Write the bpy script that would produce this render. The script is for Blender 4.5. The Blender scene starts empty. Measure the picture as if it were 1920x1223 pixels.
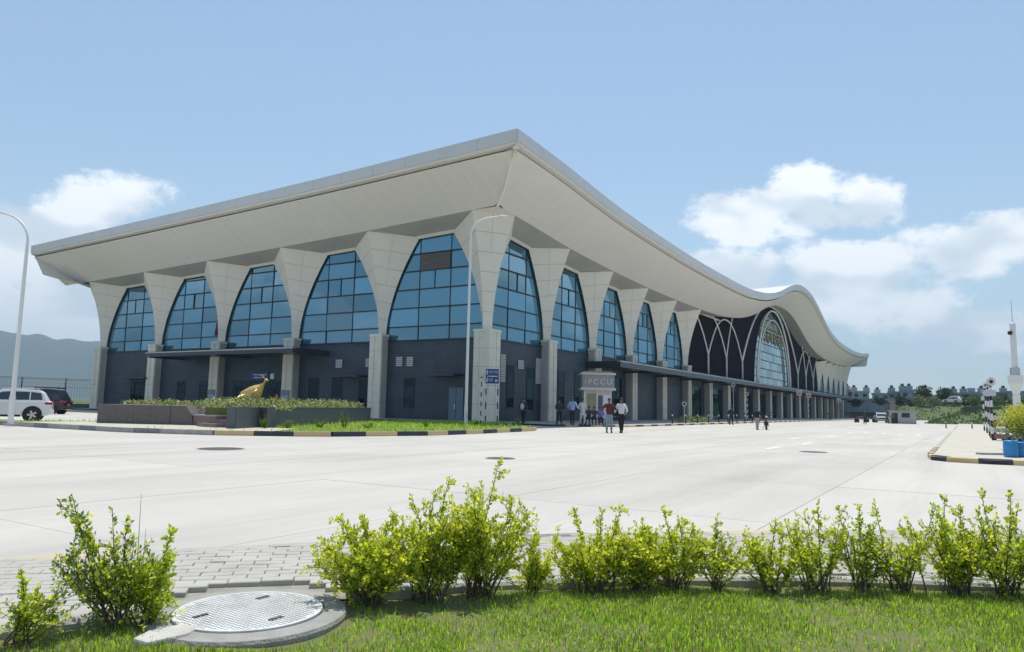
import bpy, bmesh, math, random
import numpy as np
from mathutils import Vector, Matrix, noise
R = math.radians
random.seed(7); rng = np.random.default_rng(7)
scene = bpy.context.scene
col = scene.collection

# ------------------------------------------------------------------ camera
# building axes: +X along the long front, +Y along the short front, corner of the walls at the origin
FPX, HEAD, PITCH, ROLL = 1366.0, R(31.9), math.atan(151.5 / 1366), 0.0208
CAMPOS = np.array((-45.146, -30.345, 1.25))
cf = np.array((math.cos(HEAD) * math.cos(PITCH), math.sin(HEAD) * math.cos(PITCH), math.sin(PITCH)))
r0 = np.array((math.sin(HEAD), -math.cos(HEAD), 0.0)); u0 = np.cross(r0, cf)
cr = r0 * math.cos(ROLL) + u0 * math.sin(ROLL); cu = -r0 * math.sin(ROLL) + u0 * math.cos(ROLL)
cd = bpy.data.cameras.new('camera'); cam = bpy.data.objects.new('camera', cd); col.objects.link(cam)
cd.sensor_width = 36; cd.lens = FPX / 1920 * 36; cd.clip_start = 0.1; cd.clip_end = 20000
M = Matrix.Identity(4)
for i in range(3):
    M[i][0] = cr[i]; M[i][1] = cu[i]; M[i][2] = -cf[i]; M[i][3] = CAMPOS[i]
cam.matrix_world = M
scene.camera = cam

def survey(x, y, ax, val):
    """point of the plane  axis ax = val  sighted at photo position x, y"""
    d = cf * FPX + cr * (x - 960) - cu * (y - 611.5)
    return CAMPOS + d * ((val - CAMPOS[ax]) / d[ax])
def gnd(x, y, z=0.0): return survey(x, y, 2, z)

# ------------------------------------------------------------------ sky and sun
SUN_AZ, SUN_EL = R(26), R(74)          # azimuth from +X towards +Y
sky_dir = lambda x, y: (lambda d: d / np.linalg.norm(d))(cf * FPX + cr * (x - 960) - cu * (y - 611.5))
CLOUD_DARK, CLOUD_LIT, VEIL = (5.8, 6.4, 6.9, 1), (8.8, 8.9, 8.9, 1), (4.1, 5.7, 6.4, 1)
world = bpy.data.worlds.new('World'); scene.world = world; world.use_nodes = True
wn = world.node_tree; N = wn.nodes; N.clear(); LK = wn.links.new
def nd(t, **k):
    n = N.new(t)
    for a, b in k.items(): setattr(n, a, b)
    return n
def mth(op, a, b=None, c=None, clamp=False):
    n = nd('ShaderNodeMath', operation=op, use_clamp=clamp)
    for i, v in enumerate((a, b, c)):
        if v is None: continue
        if isinstance(v, (int, float)): n.inputs[i].default_value = v
        else: LK(v, n.inputs[i])
    return n.outputs[0]
def vdot(v, d):
    n = nd('ShaderNodeVectorMath', operation='DOT_PRODUCT'); LK(v, n.inputs[0]); n.inputs[1].default_value = tuple(float(q) for q in d)
    return n.outputs['Value']
def smooth(v, lo, hi):
    n = nd('ShaderNodeMapRange', interpolation_type='SMOOTHSTEP'); LK(v, n.inputs[0])
    n.inputs[1].default_value = lo; n.inputs[2].default_value = hi
    return n.outputs[0]
def mixc(f, a, b):
    n = nd('ShaderNodeMix', data_type='RGBA')
    for i, v in ((0, f), (6, a), (7, b)):
        if isinstance(v, tuple): n.inputs[i].default_value = v
        elif isinstance(v, (int, float)): n.inputs[i].default_value = v
        else: LK(v, n.inputs[i])
    return n.outputs[2]
tc = nd('ShaderNodeTexCoord'); D = tc.outputs['Generated']
sky = nd('ShaderNodeTexSky', sky_type='NISHITA', sun_disc=False)
sky.sun_elevation = SUN_EL; sky.sun_rotation = math.pi / 2 - SUN_AZ
sky.altitude = 800; sky.air_density = 1.25; sky.dust_density = 0.35; sky.ozone_density = 0.35
def fbm(scale, detail=7, rough=0.58, off=(0, 0, 0), stretch=1.6):
    mp = nd('ShaderNodeVectorMath', operation='MULTIPLY_ADD'); LK(D, mp.inputs[0]); mp.inputs[1].default_value = (1, 1, stretch); mp.inputs[2].default_value = off
    n = nd('ShaderNodeTexNoise'); n.inputs['Scale'].default_value = scale; n.inputs['Detail'].default_value = detail
    n.inputs['Roughness'].default_value = rough; LK(mp.outputs[0], n.inputs[0])
    return n.outputs['Fac']
n1 = fbm(11.0, 7, 0.64); nl = fbm(8.0, 2, 0.5, off=(2, 5, 1), stretch=1.8); nlb = fbm(8.0, 2, 0.5, off=(2, 5, 1.085), stretch=1.8)
# cumulus heaps on a chart of the sky (tangent plane round the heading): place, half sizes, weight
heaps = [(1375,412,98,52,1.0), (1450,395,95,56,1.0), (1520,368,100,66,1.05), (1610,378,92,56,1.0),
         (1560,490,90,44,.8), (1660,500,120,54,.85), (1790,470,110,54,.9), (1900,440,110,52,1.0), (1600,560,150,56,.7),
         (205,372,120,50,1.1), (130,400,100,54,.9), (40,470,170,96,.95), (60,590,280,90,.9), (1350,508,130,46,.65), (1890,615,80,54,.7), (1740,590,180,60,.6)]
cs_ = nd('ShaderNodeCombineXYZ'); den = mth('MAXIMUM', vdot(D, cf), 0.05)
LK(mth('DIVIDE', vdot(D, cr), den), cs_.inputs[0]); LK(mth('DIVIDE', vdot(D, cu), den), cs_.inputs[1])
field = None
for (hx, hy, sx, sy, w) in heaps:
    q = nd('ShaderNodeVectorMath', operation='MULTIPLY_ADD'); LK(cs_.outputs[0], q.inputs[0])
    q.inputs[1].default_value = (FPX / sx, FPX / sy, 0); q.inputs[2].default_value = (-(hx - 960) / sx, (hy - 611.5) / sy, 0)
    dt = nd('ShaderNodeVectorMath', operation='DOT_PRODUCT'); LK(q.outputs[0], dt.inputs[0]); LK(q.outputs[0], dt.inputs[1])
    v = mth('MULTIPLY_ADD', dt.outputs['Value'], -w, 1.25 * w)
    field = v if field is None else mth('SMOOTH_MAX', field, v, 0.25)
n = nd('ShaderNodeSeparateXYZ'); LK(D, n.inputs[0]); dz = n.outputs['Z']
# the same kind of broken low cumulus goes on all round the sky
gen = fbm(2.6, 4, 0.55, off=(5.3, 2.2, 0.7), stretch=2.4)
away = smooth(vdot(D, cf), 0.72, 0.5)
low = smooth(dz, 0.5, 0.25)
genf = mth('MULTIPLY_ADD', mth('MULTIPLY_ADD', gen, 7.0, -3.35), mth('MULTIPLY', away, low), mth('MULTIPLY_ADD', mth('MULTIPLY', away, low), 2.0, -2.0))
field = mth('MAXIMUM', mth('MAXIMUM', field, -2.0), genf)
dens = mth('ADD', field, mth('MULTIPLY_ADD', n1, 4.0, -2.0))
alpha = mth('MULTIPLY', smooth(dens, 0.0, 0.75), 0.96)
lit = smooth(mth('ADD', mth('MULTIPLY_ADD', mth('SUBTRACT', nl, nlb), 3.2, 0.42), mth('MULTIPLY_ADD', n1, 0.5, -0.05)), 0.15, 0.85)
ccol = mixc(lit, CLOUD_DARK, CLOUD_LIT)
# pale thin veil low in the sky
veil = mth('MULTIPLY', smooth(dz, 0.36, -0.02), mth('MULTIPLY_ADD', smooth(fbm(4.0, 4, 0.6, off=(1, 7, 3), stretch=3.5), 0.4, 0.75), 0.32, 0.20))
veil = mth('ADD', veil, 0.13)
base = mixc(veil, sky.outputs[0], VEIL)
skyc = mixc(alpha, base, ccol)
bg = nd('ShaderNodeBackground'); bg.inputs[1].default_value = 0.125; LK(skyc, bg.inputs[0])
wo = nd('ShaderNodeOutputWorld'); LK(bg.outputs[0], wo.inputs[0])

sd = bpy.data.lights.new('sun', 'SUN'); sd.energy = 4.4; sd.angle = R(0.53); sd.color = (1, 0.955, 0.88)
sun = bpy.data.objects.new('sun', sd); col.objects.link(sun); sun.location = (30, 30, 80)
sun.rotation_euler = Vector((-math.cos(SUN_AZ) * math.cos(SUN_EL), -math.sin(SUN_AZ) * math.cos(SUN_EL), -math.sin(SUN_EL))).to_track_quat('-Z', 'Y').to_euler()
vs = scene.view_settings; vs.view_transform = 'Standard'; vs.look = 'None'; vs.exposure = 0.16; vs.gamma = 1.0; vs.use_curve_mapping = False
scene.cycles.max_bounces = 9; scene.cycles.diffuse_bounces = 7; scene.cycles.glossy_bounces = 3
scene.cycles.transmission_bounces = 3; scene.cycles.transparent_max_bounces = 6; scene.cycles.sample_clamp_indirect = 8

# ------------------------------------------------------------------ materials
MATS = {}
def mat(name, rgb, rough=0.7, metal=0.0, spec=0.5, var=0.0, vscale=3.0, bump=0.0, bscale=40.0, stretch=(1, 1, 1), emit=None, rgb2=None, coord='Object', translucent=None):
    """procedural principled material; var mixes towards rgb2 (or a darker tone) by noise"""
    if name in MATS: return MATS[name]
    m = bpy.data.materials.new(name); m.use_nodes = True; t = m.node_tree; b = t.nodes['Principled BSDF']
    b.inputs['Base Color'].default_value = (*rgb, 1); b.inputs['Roughness'].default_value = rough
    b.inputs['Metallic'].default_value = metal; b.inputs['Specular IOR Level'].default_value = spec
    if var or bump:
        c = t.nodes.new('ShaderNodeTexCoord'); mp = t.nodes.new('ShaderNodeMapping'); mp.inputs['Scale'].default_value = stretch
        if coord == 'World':
            g = t.nodes.new('ShaderNodeNewGeometry'); t.links.new(g.outputs['Position'], mp.inputs[0])
        else: t.links.new(c.outputs[coord], mp.inputs[0])
    if var:
        n = t.nodes.new('ShaderNodeTexNoise'); n.inputs['Scale'].default_value = vscale; n.inputs['Detail'].default_value = 8; n.inputs['Roughness'].default_value = 0.62
        t.links.new(mp.outputs[0], n.inputs[0])
        mr = t.nodes.new('ShaderNodeMapRange'); mr.inputs[1].default_value = 0.32; mr.inputs[2].default_value = 0.72; t.links.new(n.outputs['Fac'], mr.inputs[0])
        mx = t.nodes.new('ShaderNodeMix'); mx.data_type = 'RGBA'; mx.inputs[6].default_value = (*rgb, 1)
        r2 = rgb2 or tuple(q * (1 - var) for q in rgb); mx.inputs[7].default_value = (*r2, 1)
        t.links.new(mr.outputs[0], mx.inputs[0]); t.links.new(mx.outputs[2], b.inputs['Base Color'])
        mr2 = t.nodes.new('ShaderNodeMapRange'); mr2.inputs[3].default_value = max(0, rough - 0.08); mr2.inputs[4].default_value = min(1, rough + 0.08)
        t.links.new(n.outputs['Fac'], mr2.inputs[0]); t.links.new(mr2.outputs[0], b.inputs['Roughness'])
    if bump:
        n = t.nodes.new('ShaderNodeTexNoise'); n.inputs['Scale'].default_value = bscale; n.inputs['Detail'].default_value = 6
        t.links.new(mp.outputs[0], n.inputs[0])
        bp = t.nodes.new('ShaderNodeBump'); bp.inputs['Strength'].default_value = bump; bp.inputs['Distance'].default_value = 0.02
        t.links.new(n.outputs['Fac'], bp.inputs['Height']); t.links.new(bp.outputs[0], b.inputs['Normal'])
    if emit:
        b.inputs['Emission Color'].default_value = (*emit[:3], 1); b.inputs['Emission Strength'].default_value = emit[3]
    if translucent:
        tr = t.nodes.new('ShaderNodeBsdfTranslucent'); tr.inputs[0].default_value = (*translucent[:3], 1)
        ms = t.nodes.new('ShaderNodeMixShader'); ms.inputs[0].default_value = translucent[3]
        t.links.new(b.outputs[0], ms.inputs[1]); t.links.new(tr.outputs[0], ms.inputs[2]); t.links.new(ms.outputs[0], t.nodes['Material Output'].inputs[0])
    MATS[name] = m
    return m
def leafmat(name, rgb, trans, fac=0.5, var=0.35):
    """leaf: every leaf-sized face island gets its own tone, light passes through"""
    if name in MATS: return MATS[name]
    m = bpy.data.materials.new(name); m.use_nodes = True; t = m.node_tree; b = t.nodes['Principled BSDF']
    g = t.nodes.new('ShaderNodeNewGeometry')
    h = t.nodes.new('ShaderNodeHueSaturation'); h.inputs['Color'].default_value = (*rgb, 1)
    h2 = t.nodes.new('ShaderNodeHueSaturation'); h2.inputs['Color'].default_value = (*trans, 1)
    for hh in (h, h2):
        a = t.nodes.new('ShaderNodeMapRange'); a.inputs[3].default_value = 1 - var; a.inputs[4].default_value = 1 + var; t.links.new(g.outputs['Random Per Island'], a.inputs[0]); t.links.new(a.outputs[0], hh.inputs['Value'])
        a = t.nodes.new('ShaderNodeMapRange'); a.inputs[3].default_value = 0.515; a.inputs[4].default_value = 0.48; t.links.new(g.outputs['Random Per Island'], a.inputs[0]); t.links.new(a.outputs[0], hh.inputs['Hue'])
    t.links.new(h.outputs[0], b.inputs['Base Color']); b.inputs['Roughness'].default_value = 0.45; b.inputs['Specular IOR Level'].default_value = 0.4
    tr = t.nodes.new('ShaderNodeBsdfTranslucent'); t.links.new(h2.outputs[0], tr.inputs[0])
    ms = t.nodes.new('ShaderNodeMixShader'); ms.inputs[0].default_value = fac
    t.links.new(b.outputs[0], ms.inputs[1]); t.links.new(tr.outputs[0], ms.inputs[2]); t.links.new(ms.outputs[0], t.nodes['Material Output'].inputs[0])
    MATS[name] = m
    return m
def glassmat(name, tint, body, fac):
    """dark body-tinted curtain glass with a mirror coat"""
    if name in MATS: return MATS[name]
    m = bpy.data.materials.new(name); m.use_nodes = True; t = m.node_tree; t.nodes.remove(t.nodes['Principled BSDF'])
    g = t.nodes.new('ShaderNodeBsdfGlossy'); g.inputs['Color'].default_value = (*tint, 1); g.inputs['Roughness'].default_value = 0.015
    d = t.nodes.new('ShaderNodeBsdfDiffuse'); d.inputs['Color'].default_value = (*body, 1)
    fr = t.nodes.new('ShaderNodeFresnel'); fr.inputs[0].default_value = 1.5
    a = t.nodes.new('ShaderNodeMath'); a.operation = 'MULTIPLY_ADD'; a.inputs[1].default_value = 1 - fac; a.inputs[2].default_value = fac; t.links.new(fr.outputs[0], a.inputs[0])
    c = t.nodes.new('ShaderNodeTexCoord'); nz = t.nodes.new('ShaderNodeTexNoise'); nz.inputs['Scale'].default_value = 0.35; nz.inputs['Detail'].default_value = 1
    t.links.new(c.outputs['Object'], nz.inputs[0])
    bp = t.nodes.new('ShaderNodeBump'); bp.inputs['Strength'].default_value = 0.25; bp.inputs['Distance'].default_value = 0.05
    t.links.new(nz.outputs['Fac'], bp.inputs['Height']); t.links.new(bp.outputs[0], g.inputs['Normal'])
    oi = t.nodes.new('ShaderNodeObjectInfo')
    for sh_, rgb_, lo_, hi_ in ((g, tint, 0.80, 1.12), (d, body, 0.55, 1.7)):
        mr = t.nodes.new('ShaderNodeMapRange'); mr.inputs[3].default_value = lo_; mr.inputs[4].default_value = hi_; t.links.new(oi.outputs['Random'], mr.inputs[0])
        vm = t.nodes.new('ShaderNodeVectorMath'); vm.operation = 'SCALE'; vm.inputs[0].default_value = rgb_; t.links.new(mr.outputs[0], vm.inputs['Scale']); t.links.new(vm.outputs[0], sh_.inputs['Color'])
    ms = t.nodes.new('ShaderNodeMixShader'); t.links.new(a.outputs[0], ms.inputs[0]); t.links.new(d.outputs[0], ms.inputs[1]); t.links.new(g.outputs[0], ms.inputs[2])
    t.links.new(ms.outputs[0], t.nodes['Material Output'].inputs[0])
    MATS[name] = m
    return m
def road_extra(m):
    """slab to slab tone, wheel tracks and small dark stains on the concrete"""
    t = m.node_tree; b = t.nodes['Principled BSDF']; src = b.inputs['Base Color'].links[0].from_socket
    oi = t.nodes.new('ShaderNodeObjectInfo'); geo = t.nodes.new('ShaderNodeNewGeometry')
    mr = t.nodes.new('ShaderNodeMapRange'); mr.inputs[3].default_value = 0.93; mr.inputs[4].default_value = 1.03; t.links.new(oi.outputs['Random'], mr.inputs[0])
    def track(sc, stretch, lo, hi, to):
        mp = t.nodes.new('ShaderNodeMapping'); mp.inputs['Scale'].default_value = stretch; mp.inputs['Rotation'].default_value = (0, 0, 0.12); t.links.new(geo.outputs['Position'], mp.inputs[0])
        n = t.nodes.new('ShaderNodeTexNoise'); n.inputs['Scale'].default_value = sc; n.inputs['Detail'].default_value = 5; n.inputs['Roughness'].default_value = 0.65; t.links.new(mp.outputs[0], n.inputs[0])
        q = t.nodes.new('ShaderNodeMapRange'); q.inputs[1].default_value = lo; q.inputs[2].default_value = hi; q.inputs[3].default_value = 1.0; q.inputs[4].default_value = to; t.links.new(n.outputs['Fac'], q.inputs[0]); return q.outputs[0]
    prod = mr.outputs[0]
    for s_ in (track(1.0, (0.03, 0.55, 1), 0.5, 0.75, 0.80), track(2.6, (1, 1, 1), 0.66, 0.74, 0.86), track(0.22, (1, 1, 1), 0.45, 0.7, 0.92), track(9.0, (0.08, 2.0, 1), 0.4, 0.7, 0.95)):
        k = t.nodes.new('ShaderNodeMath'); k.operation = 'MULTIPLY'; t.links.new(prod, k.inputs[0]); t.links.new(s_, k.inputs[1]); prod = k.outputs[0]
    vm = t.nodes.new('ShaderNodeVectorMath'); vm.operation = 'SCALE'; t.links.new(src, vm.inputs[0]); t.links.new(prod, vm.inputs['Scale']); t.links.new(vm.outputs[0], b.inputs['Base Color'])
concrete_road = mat('road concrete', (0.535, 0.51, 0.46), 0.85, var=0.14, vscale=0.5, bump=0.25, bscale=60, stretch=(0.35, 1.6, 1), coord='World'); road_extra(concrete_road)
road_joint = mat('joint filler', (0.30, 0.295, 0.28), 0.9, var=0.3, vscale=2)
paver_m = mat('grey paver', (0.46, 0.44, 0.39), 0.9, var=0.22, vscale=2.2, bump=0.4, bscale=90, coord='World')
kerb_m = mat('kerb concrete', (0.42, 0.41, 0.38), 0.9, var=0.3, vscale=4, bump=0.3, bscale=50)
kerb_y = mat('kerb yellow paint', (0.66, 0.47, 0.20), 0.75, var=0.4, vscale=5, rgb2=(0.52, 0.42, 0.28))
kerb_k = mat('kerb black paint', (0.022, 0.028, 0.04), 0.7, var=0.4, vscale=5, rgb2=(0.06, 0.065, 0.075))
soil_m = mat('soil', (0.17, 0.15, 0.06), 0.95, var=0.5, vscale=9, rgb2=(0.10, 0.14, 0.035), bump=0.8, bscale=30)
field_m = mat('field grass', (0.085, 0.135, 0.035), 0.95, var=0.5, vscale=0.05, rgb2=(0.055, 0.085, 0.03), coord='World')
verge_m = mat('verge grass ground', (0.15, 0.22, 0.04), 0.95, var=0.5, vscale=1.5, rgb2=(0.13, 0.13, 0.05), coord='World')
white_clad = mat('off white cladding', (0.84, 0.785, 0.71), 0.5, var=0.06, vscale=0.6)
clad_gap = mat('cladding joint', (0.62, 0.6, 0.56), 0.8, var=0.1)
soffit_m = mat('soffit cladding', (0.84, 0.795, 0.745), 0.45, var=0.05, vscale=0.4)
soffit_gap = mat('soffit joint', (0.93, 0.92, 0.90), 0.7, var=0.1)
soffit_in_shade = mat('shade-greyed inner soffit', (0.50, 0.485, 0.465), 0.7, var=0.12, vscale=0.6)  # same soffit cladding, greyed: shade near the wall painted into the colour
fascia_m = mat('fascia metal', (0.68, 0.67, 0.68), 0.45, metal=0.0, var=0.06, vscale=0.4)
roof_m = mat('roof metal', (0.66, 0.66, 0.66), 0.4, metal=0.2, var=0.1, vscale=0.2)
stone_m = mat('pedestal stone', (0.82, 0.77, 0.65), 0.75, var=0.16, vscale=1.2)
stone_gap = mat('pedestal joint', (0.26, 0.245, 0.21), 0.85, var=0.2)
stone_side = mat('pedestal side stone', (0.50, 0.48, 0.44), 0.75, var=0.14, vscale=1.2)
slate_m = mat('slate blue tile', (0.036, 0.058, 0.086), 0.5, var=0.22, vscale=0.7)
def tile_joints(m, w, h, off=0.75):
    """fine joints of wall tiles: colour and a shallow groove"""
    t = m.node_tree; b = t.nodes['Principled BSDF']; src = b.inputs['Base Color'].links[0].from_socket
    g = t.nodes.new('ShaderNodeNewGeometry'); sp = t.nodes.new('ShaderNodeSeparateXYZ'); t.links.new(g.outputs['Position'], sp.inputs[0])
    ad = t.nodes.new('ShaderNodeMath'); t.links.new(sp.outputs[0], ad.inputs[0]); t.links.new(sp.outputs[1], ad.inputs[1])
    cb = t.nodes.new('ShaderNodeCombineXYZ'); t.links.new(ad.outputs[0], cb.inputs[0]); t.links.new(sp.outputs[2], cb.inputs[1])
    br = t.nodes.new('ShaderNodeTexBrick'); br.inputs['Scale'].default_value = 1.0; br.inputs['Brick Width'].default_value = w; br.inputs['Row Height'].default_value = h; br.inputs['Mortar Size'].default_value = 0.012
    br.offset = 0.0; br.inputs['Color1'].default_value = (0.85, 0.85, 0.85, 1); br.inputs['Color2'].default_value = (1.15, 1.15, 1.15, 1); br.inputs['Mortar'].default_value = (off, off, off, 1); t.links.new(cb.outputs[0], br.inputs[0])
    mx = t.nodes.new('ShaderNodeMix'); mx.data_type = 'RGBA'; mx.blend_type = 'MULTIPLY'; mx.inputs[0].default_value = 1.0; t.links.new(src, mx.inputs[6]); t.links.new(br.outputs[0], mx.inputs[7]); t.links.new(mx.outputs[2], b.inputs['Base Color'])
tile_joints(slate_m, 1.2, 0.6, 0.55)
frame_m = mat('dark window frame', (0.020, 0.030, 0.042), 0.4, metal=0.3, var=0.2)
canopy_m = mat('canopy metal', (0.055, 0.070, 0.088), 0.35, metal=0.4, var=0.15)
clad_dark = mat('dark corrugated cladding', (0.018, 0.016, 0.030), 0.85, spec=0.12, var=0.25, vscale=1)
white_paint = mat('white paint', (0.78, 0.77, 0.75), 0.5, var=0.06, vscale=2)
grey_metal = mat('galvanised metal', (0.55, 0.56, 0.57), 0.4, metal=0.55, var=0.12, vscale=2)
dark_metal = mat('dark metal', (0.03, 0.032, 0.036), 0.45, metal=0.4, var=0.2)
louvre_m = mat('grey louvre', (0.52, 0.53, 0.54), 0.6, var=0.1)
glassA = glassmat('blue curtain glass', (0.46, 0.74, 0.90), (0.004, 0.070, 0.130), 0.33)
glassB = glassmat('dark lobby glass', (0.30, 0.45, 0.52), (0.004, 0.012, 0.018), 0.03)
glassC = glassmat('pale arch glass', (0.72, 0.85, 0.88), (0.05, 0.10, 0.12), 0.45)
car_glass = glassmat('car glass', (0.7, 0.75, 0.8), (0.01, 0.013, 0.016), 0.08)
black_m = mat('black rubber', (0.02, 0.02, 0.021), 0.8, var=0.3)
bark_m = mat('bark', (0.12, 0.085, 0.055), 0.9, var=0.4, vscale=20)

# ------------------------------------------------------------------ mesh helpers
class MB:
    def __init__(s): s.v = []; s.f = []
    def add(s, v, f):
        o = len(s.v); s.v += [tuple(map(float, q)) for q in v]; s.f += [tuple(i + o for i in q) for q in f]; return s
    def box(s, a, b):
        x0, y0, z0 = (min(p, q) for p, q in zip(a, b)); x1, y1, z1 = (max(p, q) for p, q in zip(a, b))
        return s.add([(x0,y0,z0),(x1,y0,z0),(x1,y1,z0),(x0,y1,z0),(x0,y0,z1),(x1,y0,z1),(x1,y1,z1),(x0,y1,z1)],
                     [(0,3,2,1),(4,5,6,7),(0,1,5,4),(1,2,6,5),(2,3,7,6),(3,0,4,7)])
    def obox(s, c, ax, ay, az):
        """box centred at c with half-axis vectors"""
        c, ax, ay, az = (np.array(q, float) for q in (c, ax, ay, az))
        v = [c + i * ax + j * ay + k * az for k in (-1, 1) for j in (-1, 1) for i in (-1, 1)]
        return s.add(v, [(0,2,3,1),(4,5,7,6),(0,1,5,4),(1,3,7,5),(3,2,6,7),(2,0,4,6)])
    def prism(s, poly, z0, z1):
        n = len(poly); v = [(p[0], p[1], z0) for p in poly] + [(p[0], p[1], z1) for p in poly]
        return s.add(v, [tuple(range(n))[::-1], tuple(range(n, 2 * n))] + [(i, (i + 1) % n, (i + 1) % n + n, i + n) for i in range(n)])
    def tube(s, pts, rad, n=8, cap=True):
        pts = [np.array(p, float) for p in pts]; k = len(pts); rad = [rad] * k if np.isscalar(rad) else list(rad); o = len(s.v)
        up = np.array((0, 0, 1.0)); prev = None
        for i, p in enumerate(pts):
            t = pts[min(i + 1, k - 1)] - pts[max(i - 1, 0)]; t /= np.linalg.norm(t) + 1e-9
            if prev is None:
                a = np.cross(t, up if abs(t[2]) < 0.9 else np.array((1.0, 0, 0)))
            else: a = prev - t * (prev @ t)
            a /= np.linalg.norm(a) + 1e-9; prev = a; b = np.cross(t, a)
            for j in range(n):
                w = 2 * math.pi * j / n; s.v.append(tuple(p + rad[i] * (math.cos(w) * a + math.sin(w) * b)))
        for i in range(k - 1):
            for j in range(n):
                s.f.append((o + i*n + j, o + i*n + (j+1) % n, o + (i+1)*n + (j+1) % n, o + (i+1)*n + j))
        if cap: s.f.append(tuple(o + j for j in range(n))[::-1]); s.f.append(tuple(o + (k-1)*n + j for j in range(n)))
        return s
    def lathe(s, prof, n=16, c=(0, 0, 0), axis='z'):
        o = len(s.v); k = len(prof)
        for r, z in prof:
            for j in range(n):
                w = 2 * math.pi * j / n; p = (r * math.cos(w), r * math.sin(w), z)
                if axis == 'y': p = (p[0], p[2], p[1])
                if axis == 'x': p = (p[2], p[0], p[1])
                s.v.append(tuple(np.array(p) + np.array(c)))
        for i in range(k - 1):
            for j in range(n): s.f.append((o + i*n + j, o + i*n + (j+1) % n, o + (i+1)*n + (j+1) % n, o + (i+1)*n + j))
        s.f.append(tuple(o + j for j in range(n))[::-1]); s.f.append(tuple(o + (k-1)*n + j for j in range(n)))
        return s
    def ball(s, c, r, n=10, m=7):
        r = (r, r, r) if np.isscalar(r) else r; o = len(s.v)
        for i in range(m + 1):
            a = math.pi * i / m
            for j in range(n):
                w = 2 * math.pi * j / n
                s.v.append((c[0] + r[0]*math.sin(a)*math.cos(w), c[1] + r[1]*math.sin(a)*math.sin(w), c[2] + r[2]*math.cos(a)))
        for i in range(m):
            for j in range(n): s.f.append((o + i*n + j, o + (i+1)*n + j, o + (i+1)*n + (j+1) % n, o + i*n + (j+1) % n))
        return s
    def mesh(s, name):
        me = bpy.data.meshes.new(name); me.from_pydata(s.v, [], s.f); me.update(); return me
    def build(s, name, m=None, parent=None, smooth=False, bevel=0.0, loc=None, rz=0.0):
        me = s.mesh(name)
        if m: me.materials.append(m)
        return link(me, name, parent, smooth, bevel, loc, rz)
def link(me, name, parent=None, smooth=False, bevel=0.0, loc=None, rz=0.0):
    o = bpy.data.objects.new(name, me); col.objects.link(o); o.parent = parent
    if loc is not None: o.location = loc
    if rz: o.rotation_euler = (0, 0, rz)
    if smooth: me.shade_smooth()
    if bevel:
        b = o.modifiers.new('bevel', 'BEVEL'); b.width = bevel; b.segments = 2; b.limit_method = 'ANGLE'
    return o
def tag(o, label=None, cat=None, group=None, kind=None):
    if label: o['label'] = label
    if cat: o['category'] = cat
    if group: o['group'] = group
    if kind: o['kind'] = kind
    return o
def empty(name, loc=(0, 0, 0), rz=0.0, label=None, cat=None, group=None):
    o = bpy.data.objects.new(name, None); col.objects.link(o); o.location = loc; o.rotation_euler = (0, 0, rz); o.empty_display_size = 0.2
    return tag(o, label, cat, group)
def copy_tree(o, parent=None):
    c = o.copy(); col.objects.link(c); c.parent = parent
    for ch in o.children: copy_tree(ch, c)
    return c
def bigmesh(name, V, Fq, m, parent=None, smooth=False):
    """numpy verts (n,3) and quads (k,4) / tris (k,3) -> one object"""
    me = bpy.data.meshes.new(name); V = np.asarray(V, np.float32); Fq = np.asarray(Fq, np.int32); k, w = Fq.shape
    me.vertices.add(len(V)); me.vertices.foreach_set('co', V.ravel())
    me.loops.add(k * w); me.loops.foreach_set('vertex_index', Fq.ravel())
    me.polygons.add(k); me.polygons.foreach_set('loop_start', np.arange(0, k * w, w, dtype=np.int32))
    me.update(calc_edges=True); me.validate()
    if isinstance(m, (list, tuple)):
        for q in m: me.materials.append(q)
    else: me.materials.append(m)
    return link(me, name, parent, smooth)
def leafcloud(C, Dn, size, aspect=0.5, bend=0.18):
    """leaves as bent rhombs: C centres (n,3), Dn pointing directions (n,3), size (n,)"""
    n = len(C); Dn = Dn / (np.linalg.norm(Dn, axis=1, keepdims=True) + 1e-9)
    rv = rng.normal(size=(n, 3)); S = np.cross(Dn, rv); S /= np.linalg.norm(S, axis=1, keepdims=True) + 1e-9; U = np.cross(S, Dn)
    L = size[:, None]
    V = np.stack([C, C + Dn * L * 0.5 + S * L * aspect * 0.5 + U * L * bend * 0.5, C + Dn * L - U * L * bend * 0.3, C + Dn * L * 0.5 - S * L * aspect * 0.5 + U * L * bend * 0.5], 1).reshape(-1, 3)
    return V, np.arange(4 * n).reshape(n, 4)
def clip_poly(poly, nx, ny, c):
    """keep the part of a 2-D polygon with nx*x + ny*y >= c"""
    out = []
    for i in range(len(poly)):
        a, b = poly[i], poly[(i + 1) % len(poly)]; da = nx*a[0] + ny*a[1] - c; db = nx*b[0] + ny*b[1] - c
        if da >= 0: out.append(a)
        if da * db < 0:
            t = da / (da - db); out.append((a[0] + t*(b[0]-a[0]), a[1] + t*(b[1]-a[1])))
    return out
def G(p, q): return ((p + q) * 0.70711, (q - p) * 0.70711)     # frame of the near kerb: p along it, q across towards the terminal
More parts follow.
